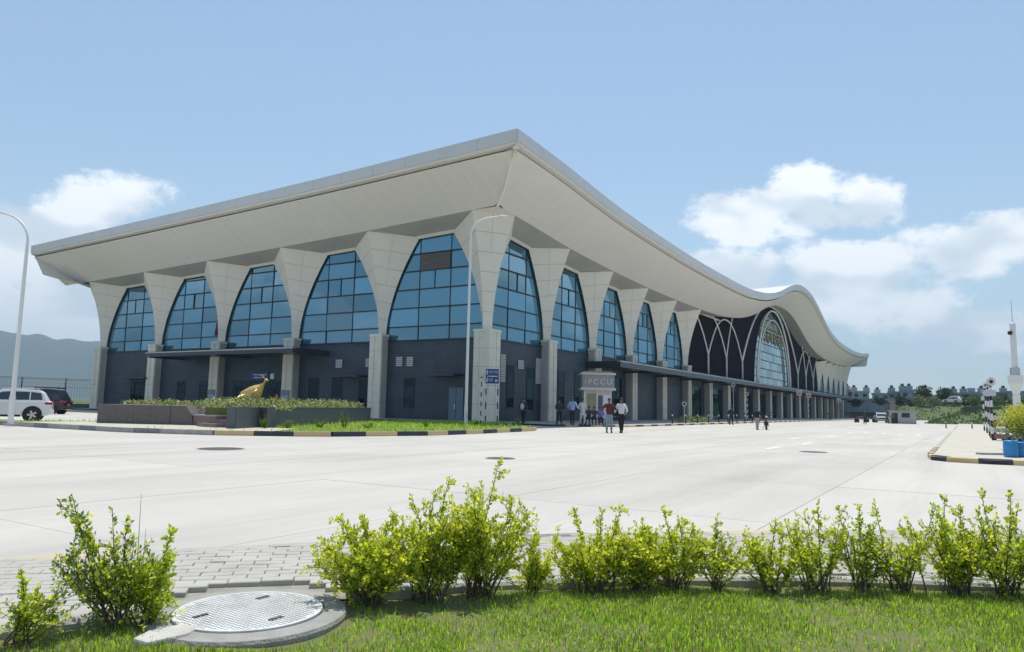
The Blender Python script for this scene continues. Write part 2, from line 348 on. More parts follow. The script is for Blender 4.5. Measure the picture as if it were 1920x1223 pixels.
# ------------------------------------------------------------------ ground, road, pavements
def sheet(name, poly, z, m, kind='structure', parent=None):
    o = MB().add([(p[0], p[1], z) for p in poly], [tuple(range(len(poly)))]).build(name, m, parent)
    if kind: o['kind'] = kind
    return o
QR = -47.6
def _arc(p, p0, q0, k, lim):
    d = abs(p - p0); return q0 - (k * d * d if d < lim else k * lim * lim + 2 * k * lim * 0.35 * (d - lim))
QKf = lambda p: _arc(p, -8.9, -48.30, 0.060, 3.6)      # lawn kerb and road edge: shallow arcs at the corner
QRf = lambda p: _arc(p, -7.6, -46.32, 0.021, 5.5)
sheet('ground', [(-4000, -4000), (4500, -4000), (4500, 4500), (-4000, 4500)], -0.16, field_m)
road_poly = clip_poly([(-130, -75), (215, -75), (215, 52), (-130, 52)], 0.70711, 0.70711, QR)
road = sheet('road', road_poly, -0.014, road_joint)
# cast slabs, joints open between them
SL, SW, J = 5.0, 3.55, 0.011
def slab(ix, iy, grow=1):
    x0, y0 = -41.4 + SL * ix, -28.4 + SW * iy
    poly = [(x0 + J/2, y0 + J/2), (x0 + SL*grow - J/2, y0 + J/2), (x0 + SL*grow - J/2, y0 + SW*grow - J/2), (x0 + J/2, y0 + SW*grow - J/2)]
    return clip_poly(poly, 0.70711, 0.70711, QR + 0.004)
k = 0
far_slabs = MB()
for ix in range(-16, 50):
    for iy in range(-13, 23):
        poly = slab(ix, iy)
        if len(poly) < 3: continue
        cx, cy = np.mean(poly, axis=0); d = math.hypot(cx - CAMPOS[0], cy - CAMPOS[1])
        a = math.atan2(cy - CAMPOS[1], cx - CAMPOS[0]) - HEAD
        near = (d < 46 and abs(a) < 0.72) or d < 14
        if near and k < 298:
            b = MB().prism(poly, -0.05, random.uniform(-0.0012, 0.0012)).build('slab', concrete_road, road, bevel=0)
            k += 1
        elif d < 130: far_slabs.add([(p[0], p[1], 0.0) for p in poly], [tuple(range(len(poly)))])
tag(far_slabs.build('far_slabs', concrete_road, road), kind='stuff')
sheet('apron', clip_poly([(-120, -75), (215, -75), (215, 52), (-120, 52)], 0.70711, 0.70711, QR + 1), -0.006, concrete_road)
# painted lane dashes
paint_m = mat('road paint', (0.74, 0.73, 0.70), 0.7, var=0.25, vscale=3, coord='World')
def dash(x, y, dx, dy=0.12, name='lane_mark'):
    return MB().box((x - dx, y - dy, 0.002), (x + dx, y + dy, 0.005)).build(name, paint_m, road)
for px, py in [(1450, 840), (1514, 832), (1595, 811), (1625, 812), (1658, 813), (1690, 815), (1722, 816), (1560, 818), (1490, 822)]:
    g = gnd(px, py); dash(g[0], g[1], 1.2, 0.10)
# iron manhole covers let into the road
iron_m = mat('cast iron', (0.10, 0.095, 0.09), 0.6, metal=0.5, var=0.3, vscale=8)
for (px, py, r, lb) in [(414, 842, 0.55, 'round iron manhole cover in the road near the planter steps'), (938, 860, 0.34, 'round iron manhole cover in the middle of the road'), (1525, 848, 0.40, 'round iron manhole cover in the road towards the right kerb')]:
    g = gnd(px, py)
    t = empty('road_manhole', (g[0], g[1], 0), 0, lb, 'manhole', 'manhole covers in the road')
    MB().lathe([(r, 0.001), (r, 0.012), (r * 0.97, 0.014), (r * 0.9, 0.014), (r * 0.88, 0.010), (0.01, 0.010)], 32).build('cover', iron_m, t)
    MB().lathe([(r * 1.12, 0.0), (r * 1.12, 0.008), (r * 1.01, 0.008), (r * 1.01, 0.0)], 32).build('rim', kerb_m, t)

# ---- near pavement: pavers in running bond between the lawn kerb and the road edge
PP = np.linspace(-30, 22, 105)
pavement = sheet('pavement', [G(p, QKf(p)) for p in PP] + [G(p, QRf(p)) for p in PP[::-1]], 0.004, mat('paver bedding', (0.34, 0.32, 0.275), 0.95, var=0.4, vscale=6))
PW, PD, PJ = 0.215, 0.112, 0.005
MHC = G(-10.93, -48.70)       # centre of the big inspection cover
def paver_mesh(seed):
    bm = bmesh.new(); bmesh.ops.create_cube(bm, size=1)
    for v in bm.verts: v.co = Vector((v.co.x * (PW - PJ), v.co.y * (PD - PJ), v.co.z * 0.05))
    bmesh.ops.bevel(bm, geom=[e for e in bm.edges if all(v.co.z > 0 for v in e.verts)], offset=0.006, segments=1, affect='EDGES')
    me = bpy.data.meshes.new('paver'); bm.to_mesh(me); bm.free(); me.materials.append(paver_m); return me
pvm = [paver_mesh(i) for i in range(2)]
cand = []
for rI in range(42):
    q = -50.6 + PD * (rI + 0.5)
    for cI in range(-80, 85):
        p = -9 + PW * (cI + 0.5 * (rI % 2))
        if not (QKf(p) + 0.13 + PD * 0.45 < q < QRf(p) - 0.14 - PD * 0.4): continue
        x, y = G(p, q)
        if math.hypot(x - MHC[0], y - MHC[1]) < 0.66: continue
        d = math.hypot(x - CAMPOS[0], y - CAMPOS[1]); a = math.atan2(y - CAMPOS[1], x - CAMPOS[0]) - HEAD
        vis = abs(a) < 0.64
        cand.append(((0 if vis else 100) + d, x, y))
cand.sort()
Vp, Fp = [], []
cs, sn = math.cos(-math.pi / 4), math.sin(-math.pi / 4)
for i, (d, x, y) in enumerate(cand):
    z = 0.012 + random.gauss(0, 0.0022); tx, ty = random.gauss(0, 0.012), random.gauss(0, 0.012)
    if i < 300:
        o = link(pvm[0], 'paver', pavement); o.location = (x, y, z); o.rotation_euler = (tx, ty, -math.pi / 4 + random.gauss(0, 0.008))
    else:
        b = len(Vp); w, h = (PW - PJ) / 2, (PD - PJ) / 2
        for zz, ins in ((-0.02, 0), (0.019, 0), (0.025, 0.006)):
            for sx, sy in ((-1, -1), (1, -1), (1, 1), (-1, 1)):
                lx, ly = sx * (w - ins), sy * (h - ins)
                Vp.append((x + lx * cs - ly * sn, y + lx * sn + ly * cs, z + zz + lx * ty))
        for l in (0, 4):
            for j in range(4): Fp.append((b + l + j, b + l + (j + 1) % 4, b + l + 4 + (j + 1) % 4, b + l + 4 + j))
        Fp.append((b + 8, b + 9, b + 10, b + 11))
tag(bigmesh('more_pavers', Vp, Fp, paver_m, pavement), kind='stuff')

def kerb_run(name, pts, w, z0, z1, length, mats, label=None, parent=None, structure=True, first=0, gap=0.008, piece='kerb_stone'):
    """kerb stones laid along a polyline, alternate paint"""
    pts = [np.array(p, float) for p in pts]; seg = [np.linalg.norm(b - a) for a, b in zip(pts, pts[1:])]; tot = sum(seg)
    n = max(1, round(tot / length)); L = tot / n
    def at(s):
        for a, b, l in zip(pts, pts[1:], seg):
            if s <= l + 1e-6: return a + (b - a) * (s / l)
            s -= l
        return pts[-1]
    root = MB(); stones = []
    for i in range(n):
        a, b = at(i * L + gap / 2), at((i + 1) * L - gap / 2); t = b - a; ln = np.linalg.norm(t); t /= ln; nn = np.array((-t[1], t[0]))
        stones.append((a, b, nn, mats[(i + first) % len(mats)]))
        root.add([(*(a + nn * 0.01), z0 - 0.02), (*(b + nn * 0.01), z0 - 0.02), (*(b + nn * (w - 0.01)), z0 - 0.02), (*(a + nn * (w - 0.01)), z0 - 0.02),
                  (*(a + nn * 0.01), z1 - 0.02), (*(b + nn * 0.01), z1 - 0.02), (*(b + nn * (w - 0.01)), z1 - 0.02), (*(a + nn * (w - 0.01)), z1 - 0.02)],
                 [(0,3,2,1),(4,5,6,7),(0,1,5,4),(1,2,6,5),(2,3,7,6),(3,0,4,7)])
    r = root.build(name, kerb_m, parent)
    if structure: r['kind'] = 'structure'
    for a, b, nn, m in stones:
        dz = random.gauss(0, 0.003); off = nn * random.gauss(0, 0.003); c = 0.02
        prof = [(0, z0 - 0.03), (w, z0 - 0.03), (w, z1 + dz), (c, z1 + dz), (0, z1 + dz - c)]
        v = [(*(q + off + nn * s), z) for q in (a, b) for s, z in prof]
        MB().add(v, [(4,3,2,1,0), (5,6,7,8,9)] + [(j, (j + 1) % 5, 5 + (j + 1) % 5, 5 + j) for j in range(5)]).build(piece, m, r)
    return r
edge_y = mat('worn yellow edge paint', (0.56, 0.42, 0.14), 0.8, var=0.5, vscale=6, rgb2=(0.42, 0.38, 0.28))
edge_g = mat('worn grey edge paint', (0.25, 0.25, 0.26), 0.8, var=0.4, vscale=6)
kerb_run('road_edge_kerb', [G(p, QRf(p)) for p in np.linspace(16, -24, 60)], 0.14, -0.04, 0.022, 1.0, [edge_y, edge_y, kerb_m, edge_g, edge_y, kerb_m, kerb_m])
kerb_run('lawn_kerb', [G(p, QKf(p)) for p in np.linspace(-10.36, 18, 60)], 0.12, -0.1, 0.045, 0.8, [kerb_m])
kerb_run('lawn_kerb', [G(p, QKf(p)) for p in np.linspace(-24, -11.44, 30)], 0.12, -0.1, 0.045, 0.8, [kerb_m])
# big round inspection cover in its concrete collar
t = empty('inspection_cover', (*MHC, 0), 0, 'large round pale chequer-plate inspection cover in a concrete collar beside the lawn', 'manhole')
collar_m = mat('collar concrete', (0.36, 0.35, 0.32), 0.92, var=0.35, vscale=5, bump=0.5, bscale=60)
lid_m = mat('weathered white lid', (0.66, 0.665, 0.66), 0.8, metal=0.0, var=0.25, vscale=9, rgb2=(0.50, 0.49, 0.46))
MB().lathe([(0.56, -0.14), (0.565, 0.0), (0.555, 0.018), (0.45, 0.026), (0.435, 0.024), (0.432, 0.005), (0.02, 0.005)], 48).build('collar', collar_m, t, smooth=False)
lid = MB().lathe([(0.42, 0.025), (0.42, 0.058), (0.417, 0.061), (0.40, 0.061), (0.397, 0.056), (0.02, 0.056)], 48).build('lid', lid_m, t); lid.location = (0, 0, -0.028)
studs = MB()
for i in range(-14, 15):
    for j in range(-14, 15):
        x, y = i * 0.0285, j * 0.0285
        if math.hypot(x, y) > 0.385: continue
        a = 0.011 if (i + j) % 2 else 0.0045; b = 0.0045 if (i + j) % 2 else 0.011
        studs.box((x - a, y - b, 0.055), (x + a, y + b, 0.0605))
studs.build('tread_studs', lid_m, lid)
for a in (0.6, 2.7, 4.6):
    o = MB().box((-0.045, -0.014, 0.05), (0.045, 0.014, 0.0635)).build('lifting_slot', iron_m, lid); o.location = (0.27 * math.cos(a), 0.27 * math.sin(a), 0)
g = gnd(312, 1219, -0.06)
bm = MB().prism([(-0.16, -0.08), (0.05, -0.11), (0.17, -0.04), (0.12, 0.07), (-0.05, 0.1), (-0.17, 0.04)], -0.02, 0.055)
tag(bm.build('concrete_lump', mat('pale broken concrete', (0.55, 0.53, 0.48), 0.9, var=0.3, vscale=8, bump=0.5, bscale=40), loc=(g[0], g[1], -0.02), bevel=0.012), 'pale broken lump of concrete in the grass below the inspection cover', 'concrete lump')

# ---- lawn in front
gx, gt = np.meshgrid(np.linspace(-22, 6, 113), np.linspace(0, 1, 34))
kq = np.vectorize(QKf)(gx); gy = -56 + (kq + 0.004 + 56) * gt
def lawn_z(p, q): return -0.012 + 0.014 * np.sin(p * 2.1 + 1) * np.cos(q * 2.7) + 0.012 * np.sin(p * 5.3 + q * 3.1)
V = np.stack([(gx + gy) * 0.70711, (gy - gx) * 0.70711, lawn_z(gx, gy)], -1).reshape(-1, 3)
ny, nx = gx.shape; idx = np.arange(nx * ny).reshape(ny, nx)
Fq = np.stack([idx[:-1, :-1], idx[:-1, 1:], idx[1:, 1:], idx[1:, :-1]], -1).reshape(-1, 4)
lawn = bigmesh('lawn', V, Fq, soil_m, smooth=True); lawn['kind'] = 'structure'
grass_m = leafmat('grass blade', (0.25, 0.40, 0.035), (0.50, 0.80, 0.05), 0.45, 0.4)
dry_m = leafmat('dry grass blade', (0.24, 0.22, 0.09), (0.30, 0.27, 0.08), 0.4, 0.3)
def blades(name, P, m, h0, h1, w=0.0035, lean=0.6, parent=None, label=None):
    n = len(P); h = rng.uniform(h0, h1, n)[:, None]; a = rng.uniform(0, 2 * np.pi, n); l = rng.uniform(0.1, lean, n)[:, None]
    dirn = np.stack([np.cos(a), np.sin(a), np.zeros(n)], 1); side = np.stack([-np.sin(a), np.cos(a), np.zeros(n)], 1) * w
    up = np.array((0, 0, 1.0))
    mid = P + dirn * l * h * 0.35 + up * h * 0.6; tip = P + dirn * l * h + up * h
    V = np.stack([P - side, P + side, mid + side * 0.7, mid - side * 0.7, tip], 1).reshape(-1, 3)
    b = np.arange(n)[:, None] * 5
    F = np.concatenate([b + np.array([[0, 1, 2]]), b + np.array([[0, 2, 3]]), b + np.array([[3, 2, 4]])], 0)
    return bigmesh(name, V, F, m, parent)
def scatter_lawn(n, p0, p1, q0, q1, dens):
    p = rng.uniform(p0, p1, n); q = rng.uniform(q0, q1, n)
    nv = np.array([noise.noise((a * 1.1, b * 1.1, 3.3)) + 0.5 * noise.noise((a * 3.7, b * 3.7, 1.7)) for a, b in zip(p, q)])
    x, y = (p + q) * 0.70711, (q - p) * 0.70711
    keep = (nv * 1.2 + rng.uniform(-0.5, 0.5, n) > dens) & (np.hypot(x - MHC[0], y - MHC[1]) > 0.62) & (rng.uniform(0, 1, n) < np.clip((np.vectorize(QKf)(p) - q) / 0.5, 0.10, 1)) & (q < np.vectorize(QKf)(p) - 0.02)
    p, q, x, y = p[keep], q[keep], x[keep], y[keep]
    return np.stack([x, y, lawn_z(p, q) - 0.004], 1)
tag(blades('lawn_grass', scatter_lawn(210000, -14.6, -4.0, -51.2, -48.3, -0.42), grass_m, 0.010, 0.042), 'short bright green lawn grass beside the kerb', 'grass', kind='stuff')
tag(blades('dry_grass', scatter_lawn(60000, -14.6, -4.0, -51.2, -48.3, -0.05), dry_m, 0.015, 0.05), 'dry straw-coloured blades among the lawn grass', 'grass', kind='stuff')
tag(blades('outer_grass', scatter_lawn(30000, -22, 6, -56, -51.0, -0.2), grass_m, 0.03, 0.09, 0.006), 'grass of the lawn towards the viewer', 'grass', kind='stuff')

# ---- kerbed grass island and apron in front of the terminal
I_Z = 0.18
isl = [(-29.7, 22), (-29.6, 5.6), (-29.5, 1.3), (-29.25, -3.6), (-28.0, -7.0), (-25.6, -9.85), (-21.2, -11.4), (-17.0, -11.3), (-11.6, -10.75)]
tip = [(-11.6, -10.75), (-10.4, -10.3), (-9.9, -9.4), (-10.3, -8.4), (-9.0, -6.2), (-2.2, -4.2)]
grass_poly = isl + tip[1:] + [(-1.6, -2.4), (-3.4, 0.5), (-9.3, 3.4), (-23.2, 1.2), (-24.4, 4.0), (-28.0, 6.5), (-28.1, 22)]
island = sheet('grass_verge', [(p[0], p[1]) for p in grass_poly], I_Z - 0.03, verge_m)
kerb_run('island_kerb', isl[:5][::-1], 0.16, 0, I_Z, 1.1, [kerb_m, kerb_m, edge_g], structure=True)
kerb_run('island_kerb', isl[4:][::-1] , 0.16, 0, I_Z, 1.35, [kerb_y, kerb_k], structure=True)
kerb_run('island_kerb', tip[::-1], 0.16, 0, I_Z, 1.0, [kerb_y, kerb_k], structure=True)
# cream footing path on the left of the verge, under the planters
path_poly = [(-29.3, 4.5), (-29.1, -3.4), (-28.0, -6.6), (-26.6, -8.4), (-24.0, -6.9), (-24.8, -2), (-26.6, 4.5)]
sheet('path', path_poly, I_Z - 0.012, mat('path concrete', (0.50, 0.47, 0.38), 0.9, var=0.2, vscale=2))
# walkway in front of the long side
walk_m = mat('walkway paving', (0.42, 0.41, 0.385), 0.85, var=0.2, vscale=1.5, coord='World')
sheet('walkway', [(-1.8, -6.6), (3.4, -9.85), (200, -9.85), (200, 0.3), (0, 0.3), (-0.7, -2.4)], 0.12, walk_m)
kerb_run('walkway_kerb', [(3.2, -10.0), (-1.9, -6.8)][::-1], 0.16, 0, 0.13, 1.0, [kerb_k, kerb_y])
kerb_run('walkway_kerb', [(3.3, -10.0), (150, -10.0)], 0.16, 0, 0.13, 1.5, [kerb_y, kerb_k])
sheet('side_walkway', [(-3.5, -2.2), (-0.55, -2.2), (0.3, 0.3), (0.3, 53), (-3.5, 53)], 0.128, walk_m)
# pavement strip on the right
strip_poly = [(-14, -29.3), (-19.9, -29.3), (-21.2, -29.45), (-21.75, -29.9), (-21.9, -30.9), (-21.7, -31.8), (-21.4, -36)]
cream = mat('cream paving', (0.52, 0.49, 0.41), 0.9, var=0.15, vscale=1.5, coord='World')
sheet('pavement_strip', [(90, -29.3)] + strip_poly + [(90, -36)], 0.11, cream)
kerb_run('strip_kerb', strip_poly[::1], 0.16, 0, 0.14, 0.78, [kerb_y, kerb_k], first=0)
kerb_run('strip_kerb', [(60, -29.3), (-14, -29.3)], 0.16, 0, 0.115, 2.0, [kerb_m, kerb_m])
sheet('planting_bed', [(-21.3, -36), (-21.3, -31.9), (-17, -31.9), (-9, -31.95), (-9, -36)], 0.118, verge_m)
# ------------------------------------------------------------------ terminal building
BX, BY, LX, LY, OV = 9.05, 10.3, 190.0, 51.5, 6.2     # bays, wall lengths, overhang
term = empty('terminal_building', (0, 0, 0), 0, 'long airport terminal with a wavy off-white roof, flared white columns and blue glass', 'building')
SILL, PED, Z0 = 6.4, 6.9, 0.12
def curve(tab):
    xs = np.array([a for a, _ in tab], float); ys = np.array([b for _, b in tab], float); m = np.gradient(ys, xs)
    def f(x):
        x = min(max(x, xs[0]), xs[-1]); i = min(int(np.searchsorted(xs, x, 'right')) - 1, len(xs) - 2); h = xs[i+1] - xs[i]; t = (x - xs[i]) / h
        return float((2*t**3-3*t**2+1)*ys[i] + (t**3-2*t**2+t)*h*m[i] + (-2*t**3+3*t**2)*ys[i+1] + (t**3-t**2)*h*m[i+1])
    return f
_fx = curve([(0, 23.9), (5, 23.7), (9.5, 23.1), (15, 21.9), (22, 20.1), (30, 18.65), (38, 17.85), (55, 17.4), (73, 17.6), (86, 18.15), (95, 18.88), (101.2, 19.24)])
top_x = lambda x: _fx(abs(x - 95))
top_y = curve([(-6.2, 19.24), (12, 18.62), (30, 18.2), (57, 17.7)])
top_xy = lambda x, y: top_x(x) + (top_y(y) - 19.24)
XE, YE = LX + OV, 56.4
IN = 2.3                                                # inner fold of the soffit, outside the wall
zin_x = lambda x: top_x(x) - 3.42
zin_y = lambda y: top_y(y) - 3.42 - 0.35 * min(max(y / LY, 0), 1)
# roof deck
xs = np.concatenate([np.linspace(-OV, 40, 30), np.linspace(42, 148, 80), np.linspace(150, XE, 30)]); ys = np.linspace(-OV, YE, 14)
V = np.array([(x, y, top_xy(x, y) + 0.0) for y in ys for x in xs]); nx = len(xs)
idx = np.arange(len(V)).reshape(len(ys), nx)
F = np.stack([idx[:-1, :-1], idx[:-1, 1:], idx[1:, 1:], idx[1:, :-1]], -1).reshape(-1, 4)
roof = bigmesh('roof', V, F, roof_m, term, smooth=True)
# fascia: panels along each edge, a lip under them
def run_pts(a, b, n): return [a + (b - a) * i / n for i in range(n + 1)]
def fascia(axis, t0, t1, fixed, out, zf, n):
    P = lambda t, o, z: (t, fixed + out * o, z) if axis == 0 else (fixed + out * o, t, z)
    for a, b in zip(run_pts(t0, t1, n), run_pts(t0, t1, n)[1:]):
        g = 0.012 * (1 if b > a else -1); a2, b2 = a + g, b - g; m_ = (a2 + b2) / 2
        v = []; f = []
        for t in (a2, m_, b2):
            z = zf(t); v += [P(t, 0.06, z + 0.05), P(t, 0.06, z - 0.75), P(t, -0.25, z - 0.75), P(t, -0.4, z + 0.04)]
        for i in (0, 4): f += [(i, i+1, i+5, i+4), (i+1, i+2, i+6, i+5), (i+2, i+3, i+7, i+6), (i+3, i, i+4, i+7)]
        f += [(0, 3, 2, 1), (8, 9, 10, 11)]
        MB().add(v, f).build('fascia_panel', fascia_m, roof)
    v = []; f = []
    ts = run_pts(t0, t1, n * 2)
    for t in ts:
        z = zf(t); v += [P(t, -0.06, z - 0.70), P(t, -0.06, z - 0.92), P(t, -0.5, z - 1.01), P(t, -0.5, z - 0.6)]
    for i in range(len(ts) - 1):
        b = 4 * i; f += [(b, b+1, b+5, b+4), (b+1, b+2, b+6, b+5)]
    MB().add(v, f).build('fascia_lip', soffit_m, roof)
fascia(0, -OV, XE, -OV, -1, top_x, 62)
fascia(1, -OV, YE, -OV, -1, top_y, 20)
fascia(0, -OV, XE, YE, 1, lambda x: top_xy(x, YE), 40)
fascia(1, -OV, YE, XE, 1, lambda y: top_xy(XE, y), 12)
# soffit: narrow boards from the lip down to the inner fold
def soffit_z(ze, zi, o): return ze + (zi - ze) * (OV - o) / (OV - IN)
def board_pts(axis, t, o):
    """t along the front, o distance out from the wall line"""
    if axis == 0: return (t, -o, soffit_z(top_x(t) - 0.96, zin_x(t), o))
    return (-o, t, soffit_z(top_y(t) - 0.96, zin_y(t), o))
def boards(axis, t0, t1, n):
    ts = run_pts(t0, t1, n)
    for a, b in zip(ts, ts[1:]):
        g = 0.03; a2, b2 = a + g, b - g
        ia, ib = (max(IN, -q) if q < 0 else IN for q in (a2, b2))
        lim = (LX if axis == 0 else LY)
        if b2 > lim + IN: ib = max(IN, b2 - lim) if axis == 0 else IN
        if a2 > lim + IN: ia = max(IN, a2 - lim) if axis == 0 else IN
        bow = 0.0
        p = [board_pts(axis, a2, OV - 0.35), board_pts(axis, b2, OV - 0.35), board_pts(axis, b2, ib), board_pts(axis, a2, ia)]
        up = [(q[0], q[1], q[2] + 0.05) for q in p]
        MB().add(p + up, [(0,1,2,3), (7,6,5,4), (0,4,5,1), (1,5,6,2), (2,6,7,3), (3,7,4,0)]).build('soffit_board', soffit_m, roof)
boards(0, -OV + 0.05, XE - 0.05, 165)
boards(1, -OV + 0.05, YE - 0.05, 52)
# backing above the open joints, shade-greyed inner soffit, ends
v = []; f = []
def strip(fn_list, ts, m, name, flip=False):
    v = []; f = []; k = len(fn_list)
    for t in ts: v += [fn(t) for fn in fn_list]
    for i in range(len(ts) - 1):
        for j in range(k - 1): f.append((i*k + j, i*k + j + 1, (i+1)*k + j + 1, (i+1)*k + j))
    return MB().add(v, f).build(name, m, roof)
up3 = lambda p, d: (p[0], p[1], p[2] + d)
strip([lambda t: up3(board_pts(0, t, OV - 0.35), 0.004), lambda t: up3(board_pts(0, t, max(IN, -t, t - LX)), 0.004)], run_pts(-OV, XE, 180), soffit_gap, 'soffit_backing')
strip([lambda t: up3(board_pts(1, t, OV - 0.35), 0.004), lambda t: up3(board_pts(1, t, max(IN, -t)), 0.004)], run_pts(-OV, YE, 60), soffit_gap, 'soffit_backing')
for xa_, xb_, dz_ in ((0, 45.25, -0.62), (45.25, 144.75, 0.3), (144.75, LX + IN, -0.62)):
    strip([lambda t: (t, -IN, zin_x(t)), lambda t: (t, 0.5, zin_x(t) + dz_)], run_pts(xa_, xb_, 70), soffit_in_shade, 'inner_soffit')
MB().tube([(-OV + 0.3, -OV + 0.3, top_x(-OV) - 0.93), (-IN - 1.5, -IN - 1.5, 16.35), (-IN + 0.12, -IN + 0.12, zin_x(-IN) + 0.08)], [0.05, 0.07, 0.13], 8).build('mitre_trim', soffit_gap, roof)
strip([lambda t: (-IN, t, zin_y(t)), lambda t: (0.5, t, zin_y(t) - 0.62)], run_pts(0, LY + IN, 50), soffit_in_shade, 'inner_soffit')
MB().add([(-IN, -IN, zin_x(-IN)), (0.1, -IN, zin_x(0)), (0.1, 0.1, zin_x(0) - 0.1), (-IN, 0.1, zin_y(0))], [(0, 1, 2), (0, 2, 3)]).build('corner_soffit', soffit_m, roof)
# end overhangs (north and far ends)
strip([lambda x: (x, YE - 0.3, top_xy(x, YE) - 0.96), lambda x: (x, LY + IN, zin_y(LY) + top_x(x) - top_x(0)), lambda x: (x, LY - 0.4, zin_y(LY) + top_x(x) - top_x(0) - 0.6)], run_pts(-OV + 0.2, XE - 0.2, 120), soffit_m, 'end_soffit')
strip([lambda y: (XE - 0.3, y, top_xy(XE, y) - 0.96), lambda y: (LX + IN, y, zin_x(LX) + top_y(y) - top_y(0)), lambda y: (LX - 0.4, y, zin_x(LX) + top_y(y) - top_y(0) - 0.6)], run_pts(-OV + 0.2, YE - 0.2, 30), soffit_m, 'end_soffit')

# ---- walls
lw = MB().box((0.05, 0.0, -0.1), (LX, 0.45, SILL)).build('front_wall', slate_m, term)
lw2 = MB().box((0.0, 0.05, -0.1), (0.45, LY, SILL)).build('side_wall', slate_m, term)
MB().box((0.46, LY - 0.4, -0.1), (LX, LY + 0.001, 13)).build('rear_wall', white_clad, term)
MB().box((LX - 0.4, 0.46, -0.1), (LX + 0.001, LY - 0.41, 13)).build('end_wall', white_clad, term)
MB().box((-0.06, -0.06, SILL - 0.13), (46, 0.03, SILL + 0.02)).build('sill_band', frame_m, term)
MB().box((-0.062, 0.04, SILL - 0.131), (0.03, LY, SILL + 0.021)).build('sill_band', frame_m, term)
def cornice(axis, t0, t1, n):
    v = []; f = []
    for t in run_pts(t0, t1, n):
        z = (zin_x(t) if axis == 0 else zin_y(t)) - 0.56
        for o, dz in ((-0.02, 0.1), (0.14, 0.1), (0.14, -0.16), (-0.02, -0.16)): v.append((t, -o, z + dz) if axis == 0 else (-o, t, z + dz))
    for i in range(n):
        for j in range(4): f.append((4*i + j, 4*i + (j+1) % 4, 4*i + 4 + (j+1) % 4, 4*i + 4 + j))
    MB().add(v, f).build('cornice', white_clad, term)
cornice(0, 0, 45.2, 20); cornice(1, 0, LY, 20); cornice(0, 145, LX, 20)

# ---- glazed bays: window part with its panes and glazing bars
ROWS = [SILL + 0.02, 7.5, 9.0, 10.5, 12.0, 13.4]
def bay(axis, c, half, w3, glass, vent_row=None):
    P = lambda t, o, z: (c + t, o, z) if axis == 0 else (o, c + t, z)
    zt = max((zin_x if axis == 0 else zin_y)(c - half), (zin_x if axis == 0 else zin_y)(c + half)) - 0.5
    win = MB().box(P(-half, 0.30, SILL), P(half, 0.40, zt)).build('window', frame_m, term)
    rows = ROWS + [zt]
    for i in range(len(rows) - 1):
        z0, z1 = rows[i], rows[i + 1]
        if z1 - z0 < 0.15: continue
        cuts = [-half, -w3, w3, half] if i != 3 else [-half, -w3, 0, w3, half]
        for a, b in zip(cuts, cuts[1:]):
            m_ = louvre_vent if (vent_row == i and a == -w3) else glass
            tw = random.gauss(0, 0.011); tl = random.gauss(0, 0.006)
            o0 = 0.16
            pts = [P(a + 0.03, o0 + tw, z0 + 0.03), P(b - 0.03, o0 - tw, z0 + 0.03), P(b - 0.03, o0 - tw + tl, z1 - 0.03), P(a + 0.03, o0 + tw + tl, z1 - 0.03)]
            bk = [tuple(np.array(q) + np.array((0, 0.02, 0) if axis == 0 else (0.02, 0, 0))) for q in pts]
            fc = [(0,1,2,3), (7,6,5,4), (0,4,5,1), (1,5,6,2), (2,6,7,3), (3,7,4,0)]
            if axis == 1: fc = [q[::-1] for q in fc]
            if m_ is louvre_vent:
                mb = MB()
                nL = 9
                for j in range(nL):
                    za = z0 + 0.05 + (z1 - z0 - 0.1) * j / nL
                    mb.box(P(a + 0.05, 0.06, za), P(b - 0.05, 0.2, za + (z1 - z0 - 0.1) / nL * 0.7))
                mb.build('vent', m_, win)
            else: MB().add(pts + bk, fc).build('pane', m_, win)
    for z in rows[1:-1]:
        MB().box(P(-half, 0.04, z - 0.042), P(half, 0.3, z + 0.042)).build('transom', frame_m, win)
    for t in (-w3, w3):
        MB().box(P(t - 0.025, 0.11, SILL), P(t + 0.025, 0.301, zt)).build('mullion', frame_m, win)
    MB().box(P(-0.026, 0.10, ROWS[3]), P(0.026, 0.302, ROWS[4])).build('mullion', frame_m, win)
louvre_vent = mat('brown grey vent slats', (0.16, 0.15, 0.15), 0.6, var=0.15)
for i in range(5): bay(1, BY * (i + 0.5), BY / 2 - 0.02, 1.55, glassA, 4 if i == 0 else None)
for i in range(5): bay(0, BX * (i + 0.5), BX / 2 - 0.02, 1.35, glassA)
for i in range(16, 21):       # far end bays, too small to show single panes
    c = BX * (i + 0.5); zt = zin_x(c) - 0.5
    w = MB().box((c - BX/2 + 0.02, 0.3, SILL), (c + BX/2 - 0.02, 0.4, zt)).build('window', frame_m, term)
    for a, b in zip(ROWS, ROWS[1:] + [zt]):
        if b > a + 0.1: MB().box((c - BX/2 + 0.05, 0.15, a + 0.06), (c + BX/2 - 0.05, 0.18, b - 0.06)).build('pane', glassA, w)

